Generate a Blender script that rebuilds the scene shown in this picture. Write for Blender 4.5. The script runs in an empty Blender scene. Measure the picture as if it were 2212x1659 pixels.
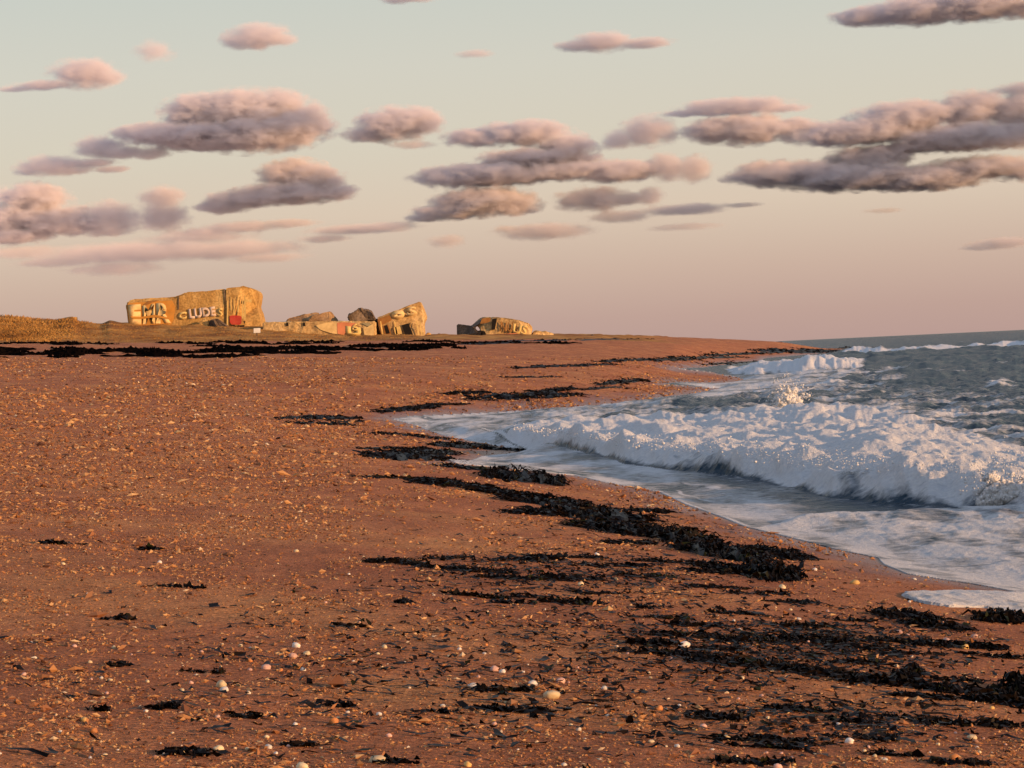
import bpy, bmesh, math, random
import numpy as np
from mathutils import Vector, Matrix

random.seed(7)
RNG = np.random.default_rng(7)
C = bpy.context.scene.collection
SC = bpy.context.scene

# ------------------------------------------------------------------ camera model
H = 3.0                     # eye height above the sea
F = 2634.0                  # focal length for a 1024 px wide picture
PHI = math.atan(0.0467)     # the camera was held slightly rolled
PIT = math.atan(30.47 / F)
K = 1024 / 2212.0           # my notes are in a 2212 px wide copy of the photograph
KS = 1024 / 3840.0
FW = np.array([0, math.cos(PIT), -math.sin(PIT)])
U0 = np.array([0, math.sin(PIT), math.cos(PIT)])
X0 = np.array([1.0, 0, 0])
RT = math.cos(PHI) * X0 - math.sin(PHI) * U0
UP = math.sin(PHI) * X0 + math.cos(PHI) * U0
SUN_EL, SUN_AZ = math.radians(9.5), math.radians(120)
SUNV = Vector((math.sin(SUN_AZ) * math.cos(SUN_EL), math.cos(SUN_AZ) * math.cos(SUN_EL), math.sin(SUN_EL)))


def ray(px, py):
    """(u, e): sideways and upward slope per metre of depth for a 1024-px picture point."""
    px = np.asarray(px, float); py = np.asarray(py, float)
    a = (px - 512) / F; b = -(py - 384) / F
    d = FW[:, None] + RT[:, None] * a.ravel() + UP[:, None] * b.ravel()
    return d[0] / d[1], d[2] / d[1]


def proj(x, y, z):
    zz = z - H
    a = x * RT[0] + y * RT[1] + zz * RT[2]
    b = x * UP[0] + y * UP[1] + zz * UP[2]
    c = x * FW[0] + y * FW[1] + zz * FW[2]
    return 512 + F * a / c, 384 - F * b / c


def curve(pts, k=K):
    p = np.array(pts, float) * k
    return ray(p[:, 0], p[:, 1])


def seapts(pts, z=0.0, k=K):
    """points of a traced line put down on the water: (u, depth)."""
    u, e = curve(pts, k)
    return u, (z - H) / e


def sstep(a, b, x):
    t = np.clip((x - a) / (b - a), 0, 1)
    return t * t * (3 - 2 * t)


# ------------------------------------------------------------------ noise
_perm = np.random.default_rng(3).permutation(4096)
_grad = np.random.default_rng(4).uniform(0, 2 * np.pi, 4096)
_gx, _gy = np.cos(_grad), np.sin(_grad)


def noise2(x, y):
    xi = np.floor(x).astype(np.int64); yi = np.floor(y).astype(np.int64)
    xf = x - xi; yf = y - yi

    def g(ix, iy, dx, dy):
        h = _perm[(_perm[ix & 4095] + iy) & 4095]
        return _gx[h] * dx + _gy[h] * dy
    u = xf * xf * xf * (xf * (xf * 6 - 15) + 10); v = yf * yf * yf * (yf * (yf * 6 - 15) + 10)
    a = g(xi, yi, xf, yf); b = g(xi + 1, yi, xf - 1, yf)
    c = g(xi, yi + 1, xf, yf - 1); d = g(xi + 1, yi + 1, xf - 1, yf - 1)
    return (a + u * (b - a) + v * (c - a + u * (a - b - c + d))) * 1.5


def fbm(x, y, o=4, g=0.5):
    r = 0; a = 1.0
    for i in range(o):
        r = r + a * noise2(x + 17.3 * i, y - 9.1 * i); x = x * 2.03; y = y * 2.03; a *= g
    return r


def billow(x, y, o=4, g=0.55):
    r = 0; a = 1.0
    for i in range(o):
        r = r + a * (1 - 2 * np.abs(noise2(x + 31.7 * i, y + 5.9 * i))); x = x * 2.1; y = y * 2.1; a *= g
    return r


def ykk(y, y0, klo, khi):
    """integral of dy/k for k = clip(y/y0, klo, khi): lets a noise grow with distance without shearing"""
    a, b = klo * y0, khi * y0
    return np.where(y < a, y / klo, np.where(y < b, y0 + y0 * np.log(np.maximum(y, a) / a), y0 + y0 * math.log(khi / klo) + (y - b) / khi))


# ------------------------------------------------------------------ terrain
_SY = np.array([0, 5, 12, 20, 30, 35, 42.7, 53, 63.7, 73.7, 95, 112, 128, 140, 155, 218, 405, 585, 650, 720, 1000, 3000, 60000.])
_SX = np.array([10, 9.6, 8.6, 7.3, 5.9, 4.95, 3.9, 3.0, 1.84, -.8, -3.2, -4.4, -4.2, 0, 8.5, 17.4, 38.8, 72, 85, 97, 104, 310, 6200.])
_PS = np.array([-400, -20, -8, 0, 6.5, 11, 16, 36, 85, 150, 400, 3000.])
_PZ = np.array([-8, -2.4, -1.1, 0, .95, 1.42, 1.9, 3.0, 6.0, 7.2, 8.0, 9.0])
TOPC = curve([(-900, 690), (-300, 688), (0, 684), (60, 688), (120, 690), (158, 686), (168, 694), (220, 699), (236, 693), (262, 698), (300, 702), (480, 703),
              (560, 706), (600, 712), (700, 720), (800, 724), (930, 723), (985, 725), (1200, 722), (1280, 723), (1500, 730), (1600, 734), (1700, 739),
              (1760, 743), (1830, 749), (1900, 756), (2212, 765), (3500, 780)])
BASC = curve([(-900, 746), (-300, 744), (0, 742), (300, 741), (560, 738), (800, 737), (940, 734), (1000, 735), (1200, 733), (1400, 738), (1500, 742), (1600, 750), (1700, 762), (2212, 800), (3500, 830)])
DBC = (ray(np.array([-900, 1000, 1300, 1600, 3500]) * K, np.full(5, 350.))[0], np.array([330, 330, 350, 430, 430.]))
DTC = (DBC[0], np.array([372, 372, 420, 600, 600.]))


def terr(x, y, detail=True):
    x = np.asarray(x, float); y = np.maximum(np.asarray(y, float), 0.5)
    u = x / y
    s = np.interp(y, _SY, _SX) - x
    z0 = np.interp(s, _PS, _PZ)
    e0 = (z0 - H) / y
    et = np.interp(u, *TOPC); eb = np.interp(u, *BASC); db = np.interp(u, *DBC); dt = np.interp(u, *DTC)
    m = sstep(0, 8 + 8 * sstep(250, 450, y), s)
    b1 = sstep(.40 * db, db, y) * m
    b2 = sstep(db + 2, dt, y) * m
    e = e0 + (eb - e0) * b1
    e = e + (et - e) * b2
    z = H + e * y
    zt = H + et * dt
    far = y > dt
    z = np.where(far, z0 + (zt - .012 * (y - dt) * (1 + 3 * sstep(.05, .09, u)) - z0) * m, z)
    if detail:
        k = np.clip(y / 60, 0.35, 4)
        z = z + m * (.024 * k * fbm(x / 1.7 / k, ykk(y, 60, .35, 4) / 2.6, 3) + .004 * np.clip(1.5 - y / 60, 0, 1) * fbm(x * 4, y * 4, 2))
        dune = sstep(db, dt, y) * (u < .06) * m
        z = z + dune * .25 * fbm(x / 5, y / 5, 3)
    return z


_DG = np.geomspace(3.5, 1100, 900)


def ground(px, py, k=1.0):
    """where picture points (1024 px * 1/k) meet the beach: world x, y, z"""
    px = np.atleast_1d(np.asarray(px, float)) * k; py = np.atleast_1d(np.asarray(py, float)) * k
    u, e = ray(px, py)
    hz = np.full(len(u), np.nan)
    for i0 in range(0, len(u), 4000):
        uu = u[i0:i0 + 4000, None]; ee = e[i0:i0 + 4000, None]
        f = terr(uu * _DG, np.broadcast_to(_DG, (len(uu), len(_DG))), False) - (H + ee * _DG)
        hit = f >= 0
        j = np.argmax(hit, axis=1); j = np.where(hit.any(axis=1), j, len(_DG) - 1); j = np.maximum(j, 1)
        r = np.arange(len(j)); f0 = f[r, j - 1]; f1 = f[r, j]
        t = np.clip(np.where(f1 != f0, -f0 / (f1 - f0 + 1e-12), 0), 0, 1)
        hz[i0:i0 + 4000] = _DG[j - 1] + t * (_DG[j] - _DG[j - 1])
    x = u * hz
    return x, hz, terr(x, hz)


# ------------------------------------------------------------------ helpers
def link(o, parent=None):
    C.objects.link(o)
    if parent is not None:
        o.parent = parent
    return o


def tag(o, label=None, cat=None, group=None, kind=None):
    if label: o['label'] = label
    if cat: o['category'] = cat
    if group: o['group'] = group
    if kind: o['kind'] = kind
    return o


def np_mesh(name, co, faces, mat=None, smooth=True):
    """co (n,3); faces (m,k) with one k"""
    me = bpy.data.meshes.new(name)
    co = np.ascontiguousarray(co, np.float32); faces = np.ascontiguousarray(faces, np.int32)
    m, k = faces.shape
    me.vertices.add(len(co)); me.vertices.foreach_set('co', co.ravel())
    me.loops.add(m * k); me.loops.foreach_set('vertex_index', faces.ravel())
    me.polygons.add(m); me.polygons.foreach_set('loop_start', np.arange(0, m * k, k, dtype=np.int32))
    me.update(calc_edges=True)
    me.polygons.foreach_set('use_smooth', np.full(m, smooth))
    if mat: me.materials.append(mat)
    return me


def attr(me, name, vals, dom='POINT'):
    a = me.attributes.new(name, 'FLOAT', dom)
    a.data.foreach_set('value', np.ascontiguousarray(vals, np.float32).ravel())


def grid_faces(nr, nc):
    i = np.arange((nr - 1) * (nc - 1)); r = i // (nc - 1); c = i % (nc - 1)
    a = r * nc + c
    return np.stack([a, a + 1, a + nc + 1, a + nc], 1)


def empty(name, loc, label=None, cat=None, group=None, kind=None):
    o = bpy.data.objects.new(name, None); o.location = loc
    link(o); tag(o, label, cat, group, kind)
    return o


# ------------------------------------------------------------------ materials
def mat(name):
    m = bpy.data.materials.new(name); m.use_nodes = True
    nt = m.node_tree; b = nt.nodes['Principled BSDF']
    return m, nt, b


def N(nt, typ, **kw):
    n = nt.nodes.new(typ)
    for k, v in kw.items():
        if k.startswith('i_'):
            key = k[2:]
            key = int(key) if key.isdigit() else key.replace('_', ' ')
            n.inputs[key].default_value = v
        else:
            setattr(n, k, v)
    return n


def ramp(nt, stops):
    n = nt.nodes.new('ShaderNodeValToRGB')
    el = n.color_ramp.elements
    while len(el) < len(stops): el.new(0.5)
    for e, (p, c) in zip(el, stops):
        e.position = p; e.color = (*c, 1) if len(c) == 3 else c
    return n


def mixc(nt, fac, a, b, mode='MIX'):
    n = nt.nodes.new('ShaderNodeMix'); n.data_type = 'RGBA'; n.blend_type = mode
    for sock, v in ((n.inputs[0], fac), (n.inputs[6], a), (n.inputs[7], b)):
        if isinstance(v, bpy.types.NodeSocket): nt.links.new(v, sock)
        else: sock.default_value = v if not isinstance(v, tuple) else (*v, 1)
    return n.outputs[2]


def make_sand():
    m, nt, b = mat('sand')
    L = nt.links.new
    tc = N(nt, 'ShaderNodeTexCoord')
    n1 = N(nt, 'ShaderNodeTexNoise', i_Scale=.35, i_Detail=5); L(tc.outputs['Object'], n1.inputs['Vector'])
    n2 = N(nt, 'ShaderNodeTexNoise', i_Scale=28, i_Detail=6, i_Roughness=.7); L(tc.outputs['Object'], n2.inputs['Vector'])
    n3 = N(nt, 'ShaderNodeTexVoronoi', i_Scale=45); L(tc.outputs['Object'], n3.inputs['Vector'])
    r1 = ramp(nt, [(.3, (.39, .145, .071)), (.5, (.48, .192, .090)), (.7, (.59, .27, .112))]); L(n1.outputs[0], r1.inputs[0])
    r2 = ramp(nt, [(.30, (.45, .42, .42)), (.5, (.95, .95, .95)), (.72, (1.45, 1.4, 1.3))]); L(n2.outputs[0], r2.inputs[0])
    c = mixc(nt, 1.0, r1.outputs[0], r2.outputs[0], 'MULTIPLY')
    sepc = N(nt, 'ShaderNodeSeparateColor'); L(n3.outputs['Color'], sepc.inputs[0])
    r3 = ramp(nt, [(.0, (.55, .5, .5)), (.3, (.9, .88, .86)), (.75, (1.0, 1.0, 1.0)), (.97, (1.5, 1.5, 1.45))]); L(sepc.outputs[0], r3.inputs[0])
    c = mixc(nt, 0.8, c, r3.outputs[0], 'MULTIPLY')
    mp4 = N(nt, 'ShaderNodeMapping'); L(tc.outputs['Object'], mp4.inputs[0]); mp4.inputs['Scale'].default_value = (1, .35, 1)
    n4 = N(nt, 'ShaderNodeTexNoise', i_Scale=1.6, i_Detail=9, i_Roughness=.78); L(mp4.outputs[0], n4.inputs['Vector'])
    r4 = ramp(nt, [(.34, (.66, .62, .62)), (.5, (1.0, 1.0, 1.0)), (.68, (1.32, 1.36, 1.32))]); L(n4.outputs[0], r4.inputs[0])
    c = mixc(nt, 0.9, c, r4.outputs[0], 'MULTIPLY')
    # grass-covered dune soil
    ad = N(nt, 'ShaderNodeAttribute', attribute_name='dune')
    nd = N(nt, 'ShaderNodeTexNoise', i_Scale=.25, i_Detail=6); L(tc.outputs['Object'], nd.inputs['Vector'])
    rd = ramp(nt, [(.35, (.24, .10, .03)), (.5, (.38, .185, .05)), (.65, (.52, .28, .08))]); L(nd.outputs[0], rd.inputs[0])
    c = mixc(nt, ad.outputs['Fac'], c, rd.outputs[0])
    aw = N(nt, 'ShaderNodeAttribute', attribute_name='wet')
    c = mixc(nt, aw.outputs['Fac'], c, mixc(nt, 1.0, c, (.60, .58, .60), 'MULTIPLY'))
    L(c, b.inputs['Base Color'])
    rr = N(nt, 'ShaderNodeMapRange', i_3=.95, i_4=.32); L(aw.outputs['Fac'], rr.inputs[0]); L(rr.outputs[0], b.inputs['Roughness'])
    rs = N(nt, 'ShaderNodeMapRange', i_3=.2, i_4=.5); L(aw.outputs['Fac'], rs.inputs[0]); L(rs.outputs[0], b.inputs['Specular IOR Level'])
    add = N(nt, 'ShaderNodeMath', operation='MULTIPLY_ADD'); L(n3.outputs['Distance'], add.inputs[0]); add.inputs[1].default_value = -.35; L(n2.outputs[0], add.inputs[2])
    bp = N(nt, 'ShaderNodeBump', i_Strength=1.0, i_Distance=.05); L(add.outputs[0], bp.inputs['Height']); L(bp.outputs[0], b.inputs['Normal'])
    return m


def make_sea():
    m, nt, b = mat('sea_water')
    L = nt.links.new
    b.inputs['Base Color'].default_value = (.017, .040, .064, 1)
    b.inputs['Roughness'].default_value = .25; b.inputs['Specular IOR Level'].default_value = .025
    b.inputs['IOR'].default_value = 1.33
    tc = N(nt, 'ShaderNodeTexCoord')
    nw = N(nt, 'ShaderNodeTexNoise', i_Scale=2.2, i_Detail=6); L(tc.outputs['Object'], nw.inputs['Vector'])
    bw = N(nt, 'ShaderNodeBump', i_Strength=.8, i_Distance=.25); L(nw.outputs[0], bw.inputs['Height']); L(bw.outputs[0], b.inputs['Normal'])
    f = N(nt, 'ShaderNodeBsdfPrincipled')
    nf = N(nt, 'ShaderNodeTexNoise', i_Scale=9, i_Detail=8, i_Roughness=.7); L(tc.outputs['Object'], nf.inputs['Vector'])
    rf = ramp(nt, [(.3, (.62, .63, .65)), (.6, (.82, .81, .80))]); L(nf.outputs[0], rf.inputs[0]); L(rf.outputs[0], f.inputs['Base Color'])
    f.inputs['Roughness'].default_value = .75; f.inputs['Specular IOR Level'].default_value = .2
    bf = N(nt, 'ShaderNodeBump', i_Strength=.9, i_Distance=.12); L(nf.outputs[0], bf.inputs['Height']); L(bf.outputs[0], f.inputs['Normal'])
    a = N(nt, 'ShaderNodeAttribute', attribute_name='foam')
    # foam breaks up in patches
    nb = N(nt, 'ShaderNodeTexNoise', i_Scale=3.2, i_Detail=7, i_Roughness=.65); L(tc.outputs['Object'], nb.inputs['Vector'])
    s = N(nt, 'ShaderNodeMath', operation='SUBTRACT'); L(a.outputs['Fac'], s.inputs[0]); L(nb.outputs[0], s.inputs[1])
    mr = N(nt, 'ShaderNodeMapRange', i_1=-.22, i_2=.22); L(s.outputs[0], mr.inputs[0])
    ms = N(nt, 'ShaderNodeMixShader'); L(mr.outputs[0], ms.inputs[0]); L(b.outputs[0], ms.inputs[1]); L(f.outputs[0], ms.inputs[2])
    L(ms.outputs[0], nt.nodes['Material Output'].inputs['Surface'])
    return m


def make_foam():
    m, nt, b = mat('white_foam')
    L = nt.links.new
    tc = N(nt, 'ShaderNodeTexCoord')
    nf = N(nt, 'ShaderNodeTexNoise', i_Scale=9, i_Detail=8, i_Roughness=.7); L(tc.outputs['Object'], nf.inputs['Vector'])
    rf = ramp(nt, [(.3, (.72, .72, .72)), (.6, (.87, .86, .85))]); L(nf.outputs[0], rf.inputs[0]); L(rf.outputs[0], b.inputs['Base Color'])
    b.inputs['Roughness'].default_value = .8
    bf = N(nt, 'ShaderNodeBump', i_Strength=.9, i_Distance=.08); L(nf.outputs[0], bf.inputs['Height']); L(bf.outputs[0], b.inputs['Normal'])
    return m


def make_concrete(name, c0, c1, c2, sc=.45):
    m, nt, b = mat(name)
    L = nt.links.new
    tc = N(nt, 'ShaderNodeTexCoord')
    mp = N(nt, 'ShaderNodeMapping'); L(tc.outputs['Object'], mp.inputs[0]); mp.inputs['Scale'].default_value = (1, 1, .35)
    n1 = N(nt, 'ShaderNodeTexNoise', i_Scale=sc, i_Detail=8, i_Roughness=.65); L(mp.outputs[0], n1.inputs['Vector'])
    n2 = N(nt, 'ShaderNodeTexNoise', i_Scale=3.5, i_Detail=6); L(tc.outputs['Object'], n2.inputs['Vector'])
    r = ramp(nt, [(.33, c0), (.5, c1), (.66, c2)]); L(n1.outputs[0], r.inputs[0])
    r2 = ramp(nt, [(.35, (.6, .58, .55)), (.6, (1.1, 1.1, 1.1))]); L(n2.outputs[0], r2.inputs[0])
    c = mixc(nt, .8, r.outputs[0], r2.outputs[0], 'MULTIPLY'); L(c, b.inputs['Base Color'])
    b.inputs['Roughness'].default_value = .9; b.inputs['Specular IOR Level'].default_value = .2
    bp = N(nt, 'ShaderNodeBump', i_Strength=.35, i_Distance=.2); L(n2.outputs[0], bp.inputs['Height']); L(bp.outputs[0], b.inputs['Normal'])
    return m


def make_paint(name, col, fade=.22):
    m, nt, b = mat(name)
    L = nt.links.new
    tc = N(nt, 'ShaderNodeTexCoord')
    n = N(nt, 'ShaderNodeTexNoise', i_Scale=1.6, i_Detail=8, i_Roughness=.7); L(tc.outputs['Object'], n.inputs['Vector'])
    n2 = N(nt, 'ShaderNodeTexNoise', i_Scale=.7, i_Detail=5); L(tc.outputs['Object'], n2.inputs['Vector'])
    r = ramp(nt, [(.3, tuple(.70 * v for v in col)), (.6, col)]); L(n2.outputs[0], r.inputs[0])
    f = ramp(nt, [(.42, (fade,) * 3), (.58, (0, 0, 0))]); L(n.outputs[0], f.inputs[0])
    L(mixc(nt, f.outputs[0], r.outputs[0], (.46, .28, .10)), b.inputs['Base Color'])
    b.inputs['Roughness'].default_value = .8; b.inputs['Specular IOR Level'].default_value = .2
    return m


def make_stone(name, col, var=.25):
    m, nt, b = mat(name)
    L = nt.links.new
    tc = N(nt, 'ShaderNodeTexCoord')
    n = N(nt, 'ShaderNodeTexNoise', i_Scale=2.0, i_Detail=6); L(tc.outputs['Object'], n.inputs['Vector'])
    oi = N(nt, 'ShaderNodeObjectInfo')
    r = ramp(nt, [(.3, tuple(v * (1 - var) for v in col)), (.65, col)]); L(n.outputs[0], r.inputs[0])
    hs = N(nt, 'ShaderNodeHueSaturation'); L(r.outputs[0], hs.inputs['Color'])
    mr = N(nt, 'ShaderNodeMapRange', i_3=.75, i_4=1.15); L(oi.outputs['Random'], mr.inputs[0]); L(mr.outputs[0], hs.inputs['Value'])
    L(hs.outputs[0], b.inputs['Base Color'])
    b.inputs['Roughness'].default_value = .6
    return m


def make_tones(name, stops, rough=.8, spec=.2):
    m, nt, b = mat(name)
    L = nt.links.new
    a = N(nt, 'ShaderNodeAttribute', attribute_name='tone')
    r = ramp(nt, stops); L(a.outputs['Fac'], r.inputs[0]); L(r.outputs[0], b.inputs['Base Color'])
    b.inputs['Roughness'].default_value = rough; b.inputs['Specular IOR Level'].default_value = spec
    return m


M_SAND = make_sand(); M_SEA = make_sea(); M_FOAM = make_foam()
M_CONC = make_concrete('weathered_concrete', (.36, .205, .065), (.54, .33, .11), (.68, .46, .18))
M_CONC2 = make_concrete('pale_concrete', (.42, .27, .12), (.58, .40, .18), (.70, .52, .27))
M_CONC3 = make_concrete('brown_concrete', (.22, .13, .07), (.32, .195, .095), (.42, .27, .14))
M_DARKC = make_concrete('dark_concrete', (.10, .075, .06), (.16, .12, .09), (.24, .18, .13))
M_WEED = make_tones('seaweed', [(0, (.003, .002, .002)), (.6, (.006, .004, .003)), (.9, (.020, .011, .006)), (1, (.018, .022, .006))], .45, .05)
M_WRACK = make_tones('dry_wrack', [(0, (.003, .002, .002)), (1, (.012, .008, .006))], .9, 0.0)
M_GRAV = make_tones('gravel', [(0, (.07, .03, .02)), (.25, (.30, .125, .055)), (.6, (.48, .23, .085)), (.88, (.62, .40, .19)), (1, (.80, .68, .50))])
M_GRASS = make_tones('dry_grass', [(0, (.17, .075, .022)), (.5, (.38, .19, .05)), (1, (.54, .31, .09))])

# ------------------------------------------------------------------ waterline, traced on the beach
WL = np.array([(2212, 1283), (2100, 1262), (1960, 1241), (1908, 1220), (1896, 1206), (1800, 1186), (1700, 1160), (1615, 1140), (1560, 1118), (1480, 1090),
               (1420, 1062), (1300, 1041), (1240, 1027), (1150, 1018), (1050, 1008), (985, 1001), (968, 994), (1040, 986), (1135, 976), (1060, 960),
               (970, 944), (900, 920), (845, 905), (880, 898), (1000, 893), (1130, 886), (1300, 876), (1400, 866), (1490, 851), (1560, 840),
               (1425, 829), (1470, 825), (1560, 827), (1612, 823), (1590, 815), (1540, 805), (1448, 797), (1520, 793), (1600, 784), (1655, 773), (1740, 766), (1800, 763), (1832, 755)], float) * K
gx, gy, gz = ground(WL[:, 0], WL[:, 1])
# carry on beyond the frame, right along to the far sea
WPOLY = np.concatenate([np.array([[40, -20], [40, 4], [11, 6], [8.4, 20]]), np.stack([gx, gy], 1)])
WPOLY = np.concatenate([WPOLY, np.array([[x, y] for y, x in zip(_SY[19:], _SX[19:])]), np.array([[60000, 60000], [60000, -20]])])
POOL = np.array([(1945, 1287), (1960, 1281), (2060, 1279), (2150, 1281), (2290, 1287), (2290, 1345), (2212, 1325), (2120, 1313), (2050, 1312), (2000, 1305), (1970, 1297)], float) * K
px_, py_, pz_ = ground(POOL[:, 0], POOL[:, 1])
POOLG = np.stack([px_, py_], 1)


def inpoly(x, y, poly):
    r = np.zeros(x.shape, bool)
    n = len(poly)
    for i in range(n):
        x1, y1 = poly[i]; x2, y2 = poly[(i + 1) % n]
        c = (y1 > y) != (y2 > y)
        if y1 == y2: continue
        r ^= c & (x < (x2 - x1) * (y - y1) / (y2 - y1) + x1)
    return r


def polydist(x, y, poly, scale, closed=False):
    """distance to the outline, with depth shrunk so that one unit is about one metre across"""
    d = np.full(x.shape, 1e9)
    for i in range(len(poly) if closed else len(poly) - 1):
        ax, ay = poly[i]; bx, by = poly[(i + 1) % len(poly)]
        dx = bx - ax; dy = (by - ay)
        t = np.clip(((x - ax) * dx + (y - ay) * dy * scale ** 2) / (dx * dx + dy * dy * scale ** 2 + 1e-9), 0, 1)
        d = np.minimum(d, np.hypot(x - ax - t * dx, (y - ay - t * dy) * scale))
    return d


# ------------------------------------------------------------------ beach
def build_beach():
    D = np.concatenate([np.geomspace(2.5, 8, 40)[:-1], np.geomspace(8, 700, 1250)[:-1], np.geomspace(700, 4000, 60)])
    U = np.concatenate([np.linspace(-1.4, -.25, 60)[:-1], np.linspace(-.25, .22, 640)[:-1], np.linspace(.22, 1.6, 60)])
    d, u = np.meshgrid(D, U, indexing='ij')
    x = u * d; y = d
    z = terr(x, y)
    db = np.interp(u, *DBC); dt = np.interp(u, *DTC)
    dune = sstep(db - 6, db + 8, y + 5 * fbm(x / 6, y / 6, 3)) * (1 - sstep(.045, .075, u + .01 * fbm(x / 20, y / 20, 2)))
    me = np_mesh('beach', np.stack([x, y, z], -1).reshape(-1, 3), grid_faces(len(D), len(U)), M_SAND)
    attr(me, 'dune', dune)
    near = (u > -.2) & (u < .3) & (d < 700)
    wet = np.zeros(x.shape)
    wet[near] = 1 - sstep(.0, 1.0 + np.clip(y[near] / 90, 0, 2), polydist(x[near], y[near], WPOLY[3:-5], .3) + .5 * fbm(x[near] / 2, y[near] / 5, 3))
    attr(me, 'wet', wet)
    o = link(bpy.data.objects.new('beach', me)); tag(o, kind='structure')


build_beach()

# ------------------------------------------------------------------ sea
FOOT = [(1040, 926), (1090, 936), (1200, 965), (1350, 1000), (1600, 1036), (1800, 1074), (2000, 1095), (2212, 1108), (2600, 1132), (4500, 1250)]
FOOT_H = [(1040, 0), (1100, .16), (1200, .40), (1350, .50), (1700, .56), (2000, .62), (2212, .68), (4500, .7)]
UPPER = [(1040, 918), (1090, 912), (1130, 900), (1200, 893), (1400, 889), (1600, 882), (1750, 872), (1900, 880), (2000, 905), (2100, 930), (2212, 945), (4500, 1050)]
ROLL = [(1570, 812), (1650, 809), (1750, 807), (1860, 800), (1900, 795)]
ROLL_H = [(1560, 0), (1600, .45), (1640, .72), (1740, .80), (1800, .62), (1850, .3), (1890, 0)]
LINE = [(1760, 771), (1800, 770), (1900, 766), (2050, 758), (2212, 750), (3000, 715)]
LINE_H = [(1790, 0), (1830, .7), (1900, .9), (2000, .5), (2212, .7), (3000, .6)]


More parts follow.
